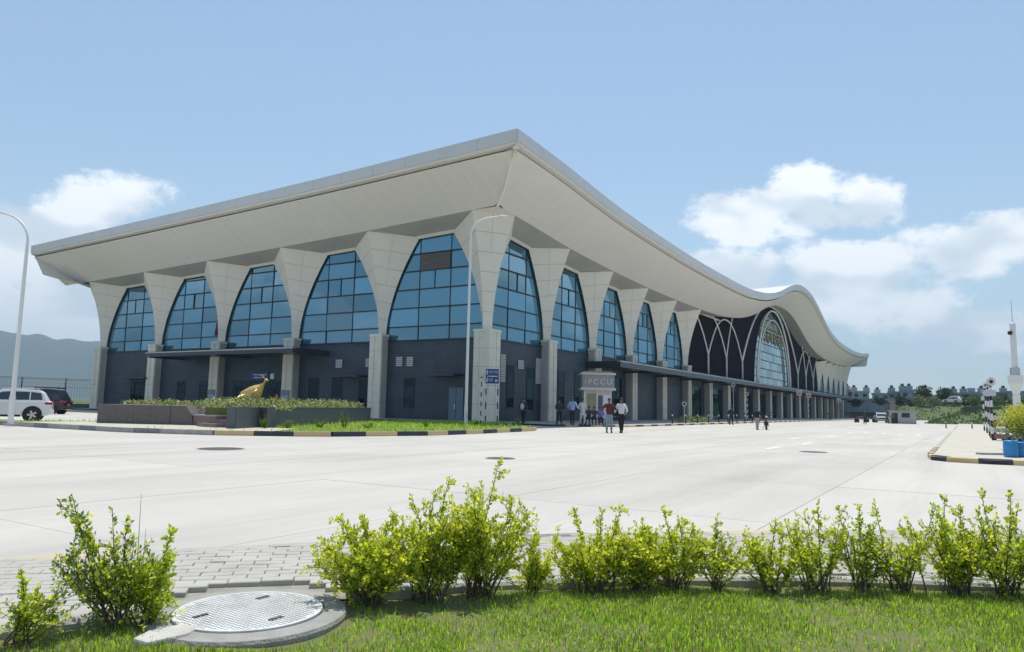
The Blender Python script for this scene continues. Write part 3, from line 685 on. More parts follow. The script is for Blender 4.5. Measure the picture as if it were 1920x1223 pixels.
# ---- flared columns: prow-shaped, faced with panels
def column(axis, c, kind='prow', panels=True):
    zi = zin_x if axis == 0 else zin_y
    lim = LX if axis == 0 else LY
    zb = PED - 0.35
    half = (BX if axis == 0 else BY) / 2
    hw = lambda s: 0.36 + (0.70 * half - 0.36) * s ** 1.9
    dd = lambda s: 0.48 + (IN - 0.50) * s ** 1.9
    P = lambda t, o, z: (t, -o, z) if axis == 0 else (-o, t, z)
    zr1 = lambda t: zi(t) + 0.02
    zw1 = lambda t: zi(t) - 0.62 * 1.0 + 0.06
    def rail(which, s):
        if kind == 'corner':
            hx = 0.36 + (0.70 * BX / 2 - 0.36) * s ** 1.9; hy = 0.36 + (0.66 * BY / 2 - 0.36) * s ** 1.9; d = dd(s)
            zc = zb + (zin_x(0) + 0.1 - zb) * s
            if which == 0: return (0.0, hy, zb + (zin_y(hy) - 0.56 - zb) * s)
            if which == 1: return (-d, 0.0, zb + (zin_y(0) + 0.02 - zb) * s)
            if which == 2: return (0.0, -d, zb + (zin_x(0) + 0.02 - zb) * s)
            if which == 3: return (hx, 0.0, zb + (zin_x(hx) - 0.56 - zb) * s)
        if which == 0: t = c - hw(s); return P(t, 0.0, zb + (zw1(t) - zb) * s)
        if which == 1: return P(c, dd(s), zb + (zr1(c) - zb) * s)
        if which == 2: t = c + hw(s); return P(t, 0.0, zb + (zw1(t) - zb) * s)
    nr = 4 if kind == 'corner' else 3
    S = [i / 14 for i in range(15)]
    v = []; f = []
    for s in S:
        for w in range(nr): v.append(rail(w, s))
        q0, q1 = rail(0, s), rail(nr - 1, s)
        back = (0.3, 0.3, (q0[2] + q1[2]) / 2) if kind == 'corner' else ((q0[0] + q1[0]) / 2 + (0.34 if axis == 1 else 0), (q0[1] + q1[1]) / 2 + (0.34 if axis == 0 else 0), (q0[2] + q1[2]) / 2)
        v.append(back)
    k = nr + 1
    for i in range(14):
        for j in range(k): f.append((i*k + j, i*k + (j+1) % k, (i+1)*k + (j+1) % k, (i+1)*k + j))
    f += [tuple(range(k))[::-1], tuple(14*k + j for j in range(k))]
    if axis == 1 and kind != 'corner': f = [q[::-1] for q in f]
    co = MB().add(v, f).build('column', clad_gap if panels else white_clad, term)
    if not panels: return co
    # facing panels, each proud of the core
    zsplit = [0.0, 0.19, 0.36, 0.52, 0.68, 0.84, 1.0]
    for w in range(nr - 1):
        for a, b in zip(zsplit, zsplit[1:]):
            ss = [a + 0.0035 + (b - a - 0.007) * i / 4 for i in range(5)]
            wide = np.linalg.norm(np.array(rail(w, (a + b) / 2)) - np.array(rail(w + 1, (a + b) / 2)))
            cols = [(0.0, 0.5), (0.5, 1.0)] if wide > 1.7 else [(0.0, 1.0)]
            for u0_, u1_ in cols:
                g0 = 0.016 / wide if u0_ > 0 else 0.0; g1 = 0.016 / wide if u1_ < 1 else 0.0
                Lp = [np.array(rail(w, s)) * (1 - (u0_ + g0)) + np.array(rail(w + 1, s)) * (u0_ + g0) for s in ss]
                Rp = [np.array(rail(w, s)) * (1 - (u1_ - g1)) + np.array(rail(w + 1, s)) * (u1_ - g1) for s in ss]
                nrm = np.cross(Rp[2] - Lp[2], Lp[3] - Lp[1]); nrm /= np.linalg.norm(nrm)
                outw = np.array((-1, -1, 0.0)) if kind == 'corner' else (np.array((0, -1.0, 0)) if axis == 0 else np.array((-1.0, 0, 0)))
                flip = nrm @ outw < 0
                if flip: nrm = -nrm
                v = [p + nrm * 0.022 for p in Lp] + [p + nrm * 0.022 for p in Rp] + [p - nrm * 0.01 for p in Lp] + [p - nrm * 0.01 for p in Rp]
                f = []
                for i in range(4):
                    f += [(i, 5 + i, 6 + i, i + 1), (10 + i, i, i + 1, 11 + i), (5 + i, 15 + i, 16 + i, 6 + i)]
                f += [(0, 10, 15, 5), (4, 9, 19, 14)]
                if flip: f = [q[::-1] for q in f]
                MB().add(v, f).build('facing_panel', white_clad, co)
column(0, 0, 'corner')
for i in range(1, 6): column(1, BY * i)
for i in range(1, 6): column(0, BX * i)
for i in range(16, 22): column(0, BX * i, panels=False)

# ---- stone pedestals under the columns, grooved, in five courses
def pedestal(axis, c, near=True, zt=PED, corner=False):
    P = lambda t, o, z: (c + t, -o, z) if axis == 0 else (-o, c + t, z)
    w, d = 0.64, 0.80
    if corner:
        e, i_ = -0.98, 0.46
        core = MB().box((e + 0.05, e + 0.05, 0), (i_ - 0.05, i_ - 0.05, zt - 0.03)).build('pedestal', stone_gap, term)
        zs = run_pts(0.0, zt, 5)
        for a, b in zip(zs, zs[1:]):
            mb = MB(); a += 0.008; b -= 0.008
            mb.box((e, e, a), (e + 0.50, e + 0.12, b)); mb.box((e, e + 0.121, a), (e + 0.12, e + 0.50, b))
            mb.box((i_ - 0.50, e, a), (i_, e + 0.12, b)); mb.box((e, i_ - 0.50, a), (e + 0.12, i_, b))
            mb.box((e + 0.501, e + 0.04, a), (i_ - 0.501, e + 0.12, b)); mb.box((e + 0.04, e + 0.501, a), (e + 0.12, i_ - 0.501, b))
            mb.build('stone_course', stone_m, core)
        MB().box((e - 0.04, e - 0.04, zt - 0.16), (i_ + 0.04, i_ + 0.04, zt + 0.02)).build('cap_stone', stone_m, core)
        return core
    if not near:
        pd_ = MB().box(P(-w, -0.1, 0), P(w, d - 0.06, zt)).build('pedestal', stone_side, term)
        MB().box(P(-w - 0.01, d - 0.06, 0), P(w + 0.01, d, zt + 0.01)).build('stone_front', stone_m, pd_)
        return pd_
    core = MB().box(P(-w + 0.05, -0.1, 0), P(w - 0.05, d - 0.09, zt - 0.03)).build('pedestal', stone_gap, term)
    zs = run_pts(0.0, zt, 5)
    for a, b in zip(zs, zs[1:]):
        a += 0.008; b -= 0.008
        mb = MB()
        mb.box(P(-w, d - 0.16, a), P(-0.15, d, b)); mb.box(P(0.15, d - 0.16, a), P(w, d, b)); mb.box(P(-0.149, d - 0.15, a), P(0.149, d - 0.06, b))
        mb.build('stone_course', stone_m, core)
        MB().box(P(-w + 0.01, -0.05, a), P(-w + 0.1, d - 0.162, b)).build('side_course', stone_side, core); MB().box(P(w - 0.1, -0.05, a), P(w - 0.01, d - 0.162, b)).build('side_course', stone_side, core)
    MB().box(P(-w - 0.04, -0.08, zt - 0.16), P(w + 0.04, d + 0.04, zt + 0.02)).build('cap_stone', stone_m, core)
    return core
pedestal(0, 0, corner=True)
for i in range(1, 6): pedestal(1, BY * i)
for i in range(1, 7): pedestal(0, BX * i, zt=PED if i < 6 else 5.6)
for i in range(7, 22): pedestal(0, BX * i, near=False, zt=5.95)

# ---- canopies
def canopy(axis, t0, t1, depth, z0, z1, name='canopy'):
    P = lambda t, o, z: (t, -o, z) if axis == 0 else (-o, t, z)
    c = MB().box(P(t0, -0.02, z0 + 0.18), P(t1, depth - 0.25, z1 - 0.06)).build(name, canopy_m, term)
    MB().box(P(t0 - 0.02, depth - 0.24, z0 + 0.08), P(t1 + 0.02, depth, z1)).build('canopy_fascia', canopy_m, c)
    MB().box(P(t0 - 0.021, depth - 0.30, z1 - 0.14), P(t1 + 0.021, depth + 0.03, z1 - 0.05)).build('canopy_trim', grey_metal, c)
    n = max(2, int((t1 - t0) / 3))
    for i in range(n + 1):
        t = t0 + 0.1 + (t1 - t0 - 0.2) * i / n
        if i % 3 == 0: MB().box(P(t - 0.06, 0.0, z0), P(t + 0.06, depth - 0.32, z0 + 0.175)).build('canopy_beam', canopy_m, c)
canopy(0, 16.9, 173.0, 3.55, 5.0, 5.72)
canopy(1, 16.4, 37.0, 4.0, 5.25, 5.80)

# ---- dark clad middle with the white arch ribs
v = []; f = []
x = 45.3; i = 0
while x < 144.8:
    dy = 0.0 if i % 2 else 0.14
    for xx in (x, x + 0.22): v += [(xx, dy, 5.4), (xx, dy, zin_x(xx) + 0.35)]
    x += 0.30; i += 1
for j in range(len(v) // 2 - 1): f.append((2*j, 2*j + 2, 2*j + 3, 2*j + 1))
MB().add(v, f).build('dark_cladding', clad_dark, term)
strip([lambda t: (t, -0.3, 14.25), lambda t: (t, -0.3, 14.5), lambda t: (t, 0.1, 14.5)], run_pts(46.5, 61, 10), white_clad, 'head_trim')
rib_m = mat('bright white rib paint', (0.88, 0.88, 0.87), 0.45, var=0.03)
def rib(pts, r=0.105, y=-0.42): return MB().tube([(a, y, b) for a, b in pts], r, 8).build('arch_rib', rib_m, term, smooth=True)
def arch(xc, hw_, zb, h, a0, a1, pw=2.15, n=26, **k):
    pts = []
    for i in range(n + 1):
        u = a0 + (a1 - a0) * i / n; pts.append((xc + hw_ * u, zb + h * (1 - abs(u) ** pw)))
    return rib(pts, **k)
def mir(x): return LX - x
for sgn in (1, -1):
    X = (lambda x: x) if sgn == 1 else mir
    for xp in (54.3, 63.35, 72.4): rib([(X(xp), 5.9), (X(xp), 9.2)], 0.12)
    if sgn == 1:
        arch(45.25, 9.05, 9.0, 5.8, 0.35, 1.0); arch(54.3, 9.05, 9.0, 5.8, 0.22, 1.0); arch(63.35, 9.05, 9.0, 5.8, -1, 1.0)
    else:
        arch(mir(45.25), 9.05, 9.0, 5.8, -0.35, -1.0); arch(mir(54.3), 9.05, 9.0, 5.8, -0.22, -1.0); arch(mir(63.35), 9.05, 9.0, 5.8, -1, 1.0)
    rib([(X(63.35 + 4.9 * u), 9.2 + 7.4 * (1 - (1 - u) ** 1.5)) for u in [i / 12 for i in range(12)]])
arch(95, 22.6, 9.3, 11.35, -1, 1, 2.35, 60, r=0.16)
def ell(a, h, zb, n=60): return [(95 + a * math.cos(w), zb + h * math.sin(w)) for w in [math.pi * i / n for i in range(n + 1)]]
rib(ell(13.7, 13.9, 6.0), 0.18, -0.6)
rib(ell(12.3, 12.2, 6.0), 0.11, -0.55)
# great arched window
gp = ell(13.5, 13.7, 6.0, 40)
aw = MB().add([(a, -0.02, b) for a, b in gp], [tuple(range(len(gp)))[::-1]]).build('arched_window', frame_m, term)
zr = [6.05, 7.4, 8.9, 10.4, 11.9, 13.4, 14.9, 16.4, 17.9, 19.4]
xc_ = [95 + 2.25 * i for i in range(-6, 7)]
for za, zb_ in zip(zr, zr[1:]):
    hwz = lambda z: 13.4 * math.sqrt(max(0, 1 - ((z - 6) / 13.6) ** 2))
    for xa, xb in zip(xc_, xc_[1:]):
        poly = [(max(95 - hwz(za), min(95 + hwz(za), q)), za + 0.05) for q in (xa + 0.03, xb - 0.03)] + [(max(95 - hwz(zb_ - .05), min(95 + hwz(zb_ - .05), q)), zb_ - 0.05) for q in (xb - 0.03, xa + 0.03)]
        if abs(poly[0][0] - poly[1][0]) < 0.2: continue
        tw = random.gauss(0, 0.003)
        MB().add([(p[0], -0.05 + (tw if i_ in (0, 3) else -tw), p[1]) for i_, p in enumerate(poly)], [(0, 1, 2, 3)]).build('pane', glassC, aw)
for z in zr[1:-1]:
    hh = 13.4 * math.sqrt(max(0, 1 - ((z - 6) / 13.6) ** 2)); MB().box((95 - hh, -0.16, z - 0.06), (95 + hh, -0.03, z + 0.06)).build('transom', frame_m, aw)
# gilt name lettering across the arched window
gilt = mat('gilt letters', (0.42, 0.36, 0.22), 0.4, metal=0.6, var=0.3, vscale=2)
for i in range(6):
    x0 = 86.6 + 2.85 * i; h = 1.9; mb = MB()
    mb.box((x0, -0.5, 15.6), (x0 + 2.2, -0.3, 15.95))
    mb.box((x0 + 1.45, -0.5, 13.9), (x0 + 1.8, -0.3, 15.599))
    if i % 3 == 0: mb.box((x0 + 0.2, -0.5, 14.3), (x0 + 0.5, -0.3, 15.599)); mb.box((x0 + 0.501, -0.5, 14.3), (x0 + 1.449, -0.3, 14.6))
    elif i % 3 == 1: mb.box((x0 + 0.3, -0.5, 14.9), (x0 + 1.449, -0.3, 15.2)); mb.box((x0 + 0.3, -0.5, 14.1), (x0 + 0.6, -0.3, 14.899))
    else: mb.tube([(x0 + 0.8 + 0.55 * math.cos(w), -0.4, 14.8 + 0.55 * math.sin(w)) for w in [i_ * 0.6 for i_ in range(10)]], 0.15, 6)
    mb.build('letter', gilt, aw)

# ---- openings and fittings on the lower walls
def wall_rect(axis, x0, y0, x1, y1):
    """photo corner positions on a wall plane -> along0, along1, z0, z1"""
    pl = 1 if axis == 0 else 0; ka = 0 if axis == 0 else 1
    a = survey(x0, (y0 + y1) / 2, pl, 0.0)[ka]; b = survey(x1, (y0 + y1) / 2, pl, 0.0)[ka]
    zt = survey((x0 + x1) / 2, y0, pl, 0.0)[2]; zb = survey((x0 + x1) / 2, y1, pl, 0.0)[2]
    return min(a, b), max(a, b), zb, zt
def opening(axis, rect, m, name='slit_window', depth=0.05, frame=0.07, divs=(1, 1), fm=None):
    a, b, z0, z1 = rect; fm = fm or frame_m
    P = lambda t, o, z: (t, -o, z) if axis == 0 else (-o, t, z)
    fr = MB(); fr.box(P(a, 0.0, z0), P(a + frame, depth, z1)).box(P(b - frame, 0.0, z0), P(b, depth, z1)).box(P(a + frame, 0, z1 - frame), P(b - frame, depth, z1)).box(P(a + frame, 0, z0), P(b - frame, depth, z0 + frame))
    w = fr.build(name, fm, term)
    nx_, nz_ = divs
    for i in range(nx_):
        for j in range(nz_):
            xa = a + frame + (b - a - 2*frame) * i / nx_; xb = a + frame + (b - a - 2*frame) * (i + 1) / nx_
            za = z0 + frame + (z1 - z0 - 2*frame) * j / nz_; zb_ = z0 + frame + (z1 - z0 - 2*frame) * (j + 1) / nz_
            MB().box(P(xa + 0.02, 0.004, za + 0.02), P(xb - 0.02, 0.03, zb_ - 0.02)).build('pane', m, w)
    return w
def louvre(axis, rect, name='louvre', m=None):
    a, b, z0, z1 = rect; P = lambda t, o, z: (t, -o, z) if axis == 0 else (-o, t, z)
    fr = MB().box(P(a, 0.001, z0), P(b, 0.03, z1)).build(name, frame_m, term)
    n = max(3, int((z1 - z0) / 0.13))
    for j in range(n):
        za = z0 + (z1 - z0) * j / n; MB().box(P(a + 0.03, 0.03, za + 0.01), P(b - 0.03, 0.075, za + (z1 - z0) / n - 0.03)).build('louvre_slat', m or louvre_m, fr)
def awning(axis, a, b, z, d=1.2):
    P = lambda t, o, z_: (t, -o, z_) if axis == 0 else (-o, t, z_)
    MB().box(P(a, 0.001, z), P(b, d, z + 0.14)).build('awning', canopy_m, term)
def full(r): return (r[0], r[1], 0.13, r[3])
# long side
for rc in [(950, 684, 963, 766), (987, 689, 1000, 770), (1046, 696, 1058, 770), (1077, 698, 1086, 770)]: opening(0, wall_rect(0, *rc), glassB, divs=(1, 4))
for rc in [(970, 675, 981, 692)]: louvre(0, wall_rect(0, *rc))
for rc in [(937, 664, 947, 716), (1003, 672, 1014, 720)]: louvre(0, wall_rect(0, *rc), 'tall_louvre')
opening(0, full(wall_rect(0, 1149, 706, 1166, 786)), glassB, 'glazed_door', divs=(2, 3))
for i in range(5, 21):
    c = BX * (i + 0.5); wdt = 2.6 if i % 3 else 3.2
    opening(0, (c - wdt, c + wdt, 0.13, 4.4), glassB, 'glazed_door', divs=(4, 2) if i < 10 else (1, 1))
# short side
opening(1, wall_rect(1, 757, 708, 777, 765), glassB, divs=(1, 3))
for rc in [(743, 669, 756, 687), (763, 669, 776, 687), (630, 674, 643, 690), (686, 672, 694, 688)]: louvre(1, wall_rect(1, *rc))
r = wall_rect(1, 842, 727, 869, 786); door_m = mat('pale blue grey door', (0.13, 0.19, 0.24), 0.5, var=0.1)
sd_ = MB().box((-0.06, r[0], 0.13), (0.0, r[1], r[3])).build('steel_door', door_m, term)
MB().box((-0.10, (r[0] + r[1]) / 2 + 0.06, 1.0), (-0.06, (r[0] + r[1]) / 2 + 0.14, 1.35)).build('handle', grey_metal, sd_)
MB().box((-0.075, (r[0] + r[1]) / 2 - 0.012, 0.15), (-0.0601, (r[0] + r[1]) / 2 + 0.012, r[3])).build('door_seam', frame_m, sd_)
r = wall_rect(1, 812, 697, 869, 706); awning(1, r[0], r[1], r[2], 1.3)
for x0, x1, t_ in ((578, 597, 708), (622, 641, 707), (672, 690, 712)): opening(1, full(wall_rect(1, x0, t_, x1, 760)), glassB, 'glazed_door', divs=(1, 2))
r = wall_rect(1, 640, 700, 688, 708); awning(1, r[0], r[1], r[2], 1.2)
opening(1, full(wall_rect(1, 436, 713, 538, 760)), glassB, 'entrance_door', divs=(6, 2))
for x0, x1 in ((331, 346), (373, 390)): opening(1, full(wall_rect(1, x0, 714, x1, 760)), glassB, 'slit_window', divs=(1, 3))
opening(1, full(wall_rect(1, 245, 711, 284, 766)), glassB, 'entrance_door', divs=(2, 2))
r = wall_rect(1, 240, 705, 290, 711); awning(1, r[0], r[1], r[2], 1.2)
# blue sign over the side entrance, white lines of lettering
sign_blue = mat('sign blue', (0.015, 0.05, 0.22), 0.4, var=0.1); ink_m = mat('sign white', (0.75, 0.76, 0.8), 0.5, var=0.05)
r = wall_rect(1, 472, 698, 506, 713)
sg = MB().box((-0.16, r[0], r[2]), (-0.02, r[1], r[3])).build('entrance_sign', sign_blue, term)
for j, (fa, fb) in enumerate([(0.10, 0.86), (0.18, 0.82)]):
    zc = r[3] - (r[3] - r[2]) * (0.33 + 0.36 * j)
    n = 9
    for q in range(n):
        ya = r[0] + (r[1] - r[0]) * (fa + (fb - fa) * q / n); MB().box((-0.175, ya, zc - 0.05), (-0.161, ya + (r[1] - r[0]) * (fb - fa) / n * random.uniform(0.55, 0.85), zc + random.uniform(0.03, 0.07))).build('letter', ink_m, sg)
r = wall_rect(1, 508, 701, 515, 711); MB().box((-0.1, r[0], r[2]), (-0.02, r[1], r[3])).build('small_sign', ink_m, term)
# notice boards on two pedestals of the side entrance
for i in (2, 3):
    nb = MB().box((-0.88, BY * i - 0.5, 0.3), (-0.805, BY * i + 0.5, 2.3)).build('notice_board', mat('notice board frame', (0.20, 0.23, 0.27), 0.5, var=0.1), term)
    MB().box((-0.892, BY * i - 0.47, 0.4), (-0.881, BY * i + 0.42, 1.85)).build('notice', mat('pale notice', (0.42, 0.47, 0.55), 0.6, var=0.2, vscale=3), nb)
    MB().box((-0.892, BY * i - 0.47, 1.92), (-0.881, BY * i + 0.42, 2.2)).build('notice', mat('notice heading', (0.28, 0.30, 0.33), 0.6, var=0.2), nb)
# dark red banner hung at the glass of the fourth bay
a = [survey(*p, 0, -0.02) for p in ((402, 630), (419, 630), (419, 588), (410, 590))]
MB().add([(-0.03, p[1], p[2]) for p in a] + [(-0.06, p[1], p[2]) for p in a], [(0,1,2,3), (7,6,5,4), (0,4,5,1), (1,5,6,2), (2,6,7,3), (3,7,4,0)]).build('banner', mat('dark red banner', (0.09, 0.015, 0.03), 0.8, var=0.3), term)
# ------------------------------------------------------------------ things near the terminal
def pxm(P): return FPX / float((np.array(P) - CAMPOS) @ cf)
def at(px, py, z=0.0): g = gnd(px, py, z); return (float(g[0]), float(g[1]), z)
TOCAM = lambda P: math.atan2(CAMPOS[1] - P[1], CAMPOS[0] - P[0])      # heading from P to the viewer

# ---- street lamps
def lamp(loc, h, ang, label):
    t = empty('street_lamp', loc, ang, label, 'street lamp', 'tall curved-arm street lamps')
    MB().box((-0.2, -0.2, 0), (0.2, 0.2, 0.03)).build('base_plate', grey_metal, t)
    MB().lathe([(0.11, 0.03), (0.105, 1.1), (0.12, 1.1), (0.12, 1.14), (0.092, 1.14), (0.066, h * 0.86), (0.05, h * 0.9)], 14).build('pole', white_paint, t, smooth=False)
    pts = [(0, 0, h * 0.895)]
    for i in range(1, 13):
        a = i / 12 * R(72); pts.append((1.5 * (1 - math.cos(a)), 0, h * 0.9 + 1.25 * math.sin(a)))
    e = pts[-1]; pts.append((e[0] + 0.75, 0, e[2] + 0.18))
    MB().tube(pts, [0.052] * 9 + [0.045] * (len(pts) - 9), 10).build('arm', white_paint, t, smooth=True)
    e = pts[-1]; MB().tube([(e[0] - 0.05, 0, e[2] - 0.01), (e[0] + 0.12, 0, e[2] + 0.02), (e[0] + 0.5, 0, e[2] + 0.06)], [0.05, 0.075, 0.04], 10).build('lamp_head', white_paint, t, smooth=True)
    MB().box((-0.05, -0.125, 0.45), (0.05, -0.095, 0.8)).build('service_hatch', grey_metal, t)
rt = math.atan2(-math.cos(HEAD), math.sin(HEAD))       # heading of image right
p = at(873, 799, 0.1); lamp(p, 12.4, rt + 0.35, 'white lamp post on the lawn in front of the corner column, arm to the right')
p = at(19, 796, 0.1); lamp(p, 8.55, rt + math.pi - 0.1, 'white lamp post beside the white car, arm to the left')

# ---- direction sign on striped posts
stripe_w = mat('post white', (0.72, 0.71, 0.70), 0.6, var=0.1); stripe_k = mat('post black', (0.025, 0.025, 0.03), 0.6, var=0.2)
def striped_post(parent, x, h, r=0.045, n=8, name='post', z0=0.0):
    core = MB().lathe([(r * 0.9, z0), (r * 0.9, z0 + h)], 10).build(name, stripe_w, parent); core.location = (x, 0, 0)
    for i in range(n):
        a, b = z0 + h * i / n, z0 + h * (i + 1) / n
        MB().lathe([(r, a + 0.002), (r, b - 0.002)], 10).build('band', stripe_k if i % 2 == 0 else stripe_w, core)
    return core
def text_rows(parent, x0, x1, zc, h, y, n, m, mb_name='letter'):
    x = x0; w = (x1 - x0) / n
    for i in range(n):
        ww = w * random.uniform(0.5, 0.8)
        mb = MB(); mb.box((x, y - 0.006, zc + h * 0.3), (x + ww, y, zc + h * 0.5)); mb.box((x + ww * random.uniform(0.3, 0.7), y - 0.006, zc - h * 0.5), (x + ww * 0.75, y - 0.0002, zc + h * 0.299))
        if i % 2: mb.box((x + 0.1 * ww, y - 0.006, zc - 0.2 * h), (x + ww * 0.3, y - 0.0002, zc))
        mb.build(mb_name, m, parent); x += w
P0 = at(921, 793, 0.1); rzv = TOCAM(P0) + math.pi / 2
t = empty('direction_sign', P0, rzv, 'two stacked blue direction panels on black and white striped posts by the corner column', 'sign')
striped_post(t, -0.42, 3.85); striped_post(t, 0.42, 3.85)
for z in (3.55, 3.0):
    b = MB().box((-0.46, -0.09, z - 0.24), (0.46, -0.055, z + 0.24)).build('sign_panel', sign_blue, t)
    MB().box((-0.40, -0.096, z - 0.15), (-0.33, -0.0901, z + 0.15)).build('arrow', ink_m, b)
    if z > 3.2: text_rows(b, -0.26, 0.42, z, 0.2, -0.09, 8, ink_m)
    else:
        text_rows(b, -0.26, 0.05, z, 0.2, -0.09, 4, ink_m); MB().box((0.2, -0.096, z - 0.10), (0.36, -0.0901, z + 0.04)).build('vehicle_symbol', ink_m, b)
P1 = at(901, 797, 0.1)
t = empty('crossing_sign', P1, rzv, 'small white triangular sign on a thin striped post left of the direction sign', 'sign')
striped_post(t, 0, 2.3, 0.035)
b = MB().add([(-0.34, -0.05, 2.28), (0.34, -0.05, 2.28), (0, -0.05, 2.86), (-0.34, -0.035, 2.28), (0.34, -0.035, 2.28), (0, -0.035, 2.86)], [(0, 1, 2), (5, 4, 3), (0, 3, 4, 1), (1, 4, 5, 2), (2, 5, 3, 0)]).build('sign_panel', mat('sign pink white', (0.70, 0.62, 0.66), 0.5, var=0.1), t)
MB().box((-0.03, -0.06, 2.36), (0.03, -0.0502, 2.66)).build('symbol', stripe_k, b)
MB().ball((0, -0.02, 2.92), 0.06).build('finial', stripe_k, t)

# ---- planters with the golden bird
granite_a = mat('brown granite', (0.155, 0.13, 0.125), 0.55, var=0.3, vscale=6); granite_b = mat('blue grey granite', (0.11, 0.125, 0.14), 0.45, var=0.25, vscale=6)
red_gran = mat('red granite', (0.24, 0.165, 0.155), 0.5, var=0.25, vscale=6); coping = mat('granite coping', (0.34, 0.34, 0.34), 0.5, var=0.2, vscale=6)
def oriented(a, b): a = np.array(a); b = np.array(b); return a, math.atan2(*(b - a)[::-1]), float(np.linalg.norm(b - a))
def granite_wall(parent, L, d, h, m, n, z0=0.0, x0=0.0, y0=0.0, name='granite_wall'):
    core = MB().box((x0 + 0.02, y0 + 0.02, z0), (x0 + L - 0.02, y0 + d - 0.02, z0 + h - 0.01)).build(name, stone_gap, parent)
    for i in range(n):
        a, b = x0 + L * i / n + 0.004, x0 + L * (i + 1) / n - 0.004
        for j in range(2):
            MB().box((a, y0, z0 + h * j / 2 + 0.003), (b, y0 + 0.04, z0 + h * (j + 1) / 2 - 0.003)).build('granite_slab', m, core)
    for xa in (x0, x0 + L - 0.021): MB().box((xa - 0.02, y0 + 0.041, z0), (xa + 0.041, y0 + d, z0 + h - 0.004)).build('granite_slab', m, core)
    MB().box((x0 - 0.03, y0 - 0.03, z0 + h - 0.005), (x0 + L + 0.03, y0 + 0.3, z0 + h + 0.035)).build('coping', m, core)
    return core
hedge_m = leafmat('planter leaf', (0.09, 0.15, 0.04), (0.2, 0.3, 0.04), 0.35, 0.4); hedge_y = leafmat('variegated leaf', (0.52, 0.52, 0.28), (0.55, 0.55, 0.2), 0.35, 0.25)
def hedge(name, origin, ang, L, d, z, h, dens, label, seed, m2=None):
    n = int(L * d * dens); u = rng.uniform(0, L, n); v = rng.uniform(0, d, n)
    prof = h * (0.55 + 0.45 * np.array([noise.noise((a * 1.9, b * 1.9, seed)) for a, b in zip(u, v)]))
    w = prof * rng.uniform(0, 1, n) ** 0.6
    c, s = math.cos(ang), math.sin(ang)
    C = np.stack([origin[0] + u * c - v * s, origin[1] + u * s + v * c, z + w], 1)
    Dn = rng.normal(size=(n, 3)) + np.array((0, 0, 0.8))
    sz = rng.uniform(0.07, 0.15, n); k = int(n * 0.55)
    V1, F1 = leafcloud(C[:k], Dn[:k], sz[:k], 0.55); o = bigmesh(name, V1, F1, hedge_m)
    V2, F2 = leafcloud(C[k:], Dn[k:], sz[k:], 0.55); bigmesh('pale_leaves', V2, F2, m2 or hedge_y, o)
    return tag(o, label, 'hedge', kind='stuff')
A, ang, L = oriented((-26.15, -5.75), (-10.8, 1.3))
pa = empty('planter', (A[0], A[1], I_Z - 0.02), ang, 'long blue grey granite planter in front of the short side', 'planter')
granite_wall(pa, L, 0.4, 0.82, granite_b, 14)
MB().box((2.2, 0.41, 0.3), (L - 0.1, 2.6, 0.80)).build('soil_bed', soil_m, pa)
hedge('planter_hedge', (A[0] + 0.9 * math.cos(ang) - 0.3 * math.sin(ang), A[1] + 0.9 * math.sin(ang) + 0.3 * math.cos(ang)), ang, L - 1.2, 1.7, 0.95, 0.62, 240, 'low clipped variegated hedge growing in the blue grey planter', 2.2)
A2, ang2, L2 = oriented((-27.2, 2.3), (-25.35, -1.5))
pb = empty('planter', (A2[0], A2[1], I_Z - 0.02), ang2, 'brown granite planter block at the left end with a slanted shoulder', 'planter')
core = MB().add([(0.0, 0.0, 0), (L2 + 0.25, 0, 0), (L2 + 0.12, 0, 0.5), (L2 - 0.15, 0, 0.84), (0, 0, 0.84), (0.0, 3.0, 0), (L2 + 0.25, 3.0, 0), (L2 + 0.12, 3.0, 0.5), (L2 - 0.15, 3.0, 0.84), (0, 3.0, 0.84)],
    [(0, 1, 2, 3, 4), (9, 8, 7, 6, 5), (0, 5, 6, 1), (1, 6, 7, 2), (2, 7, 8, 3), (3, 8, 9, 4), (4, 9, 5, 0)]).build('granite_wall', granite_a, pb, bevel=0.015)
for i in range(5):
    a, b = L2 * i / 5, L2 * (i + 1) / 5
    if i < 4:
        for j in range(2): MB().box((a + 0.004, -0.03, 0.42 * j + 0.004), (b - 0.004, -0.001, 0.42 * (j + 1) - 0.004)).build('granite_slab', granite_a, core)
# seat wall and steps between the two planters
B1, ang3, L3 = oriented((-26.2, -1.5), (-26.7, -4.9))
st = empty('stone_steps', (B1[0] + 0.5, B1[1], I_Z - 0.02), ang3, 'low red granite steps and bench wall between the two planters', 'steps')
MB().box((-0.3, 0.5, 0), (L3 * 0.61, 1.4, 0.42)).build('bench_wall', red_gran, st); MB().box((-0.32, 0.46, 0.42), (L3 * 0.61, 1.4, 0.48)).build('bench_top', coping, st)
MB().box((-0.5, 1.9, 0), (L3 + 0.2, 2.3, 0.84)).build('back_wall', granite_b, st)
MB().box((L3 * 0.42, 0.0, 0), (L3 * 0.86, 0.5, 0.15)).build('step', red_gran, st); MB().box((L3 * 0.5, 0.45, 0.15), (L3 * 0.86, 0.95, 0.30)).build('step', red_gran, st)
MB().box((L3 * 0.62, 0.96, 0.0), (L3 * 0.88, 1.88, 0.70)).build('side_block', red_gran, st)
hedge('planter_hedge', (-25.2, 4.2), -math.pi / 2 + 0.1, 9.5, 2.0, 0.86, 0.5, 200, 'low mixed hedge growing behind the steps and brown planter', 5.1)
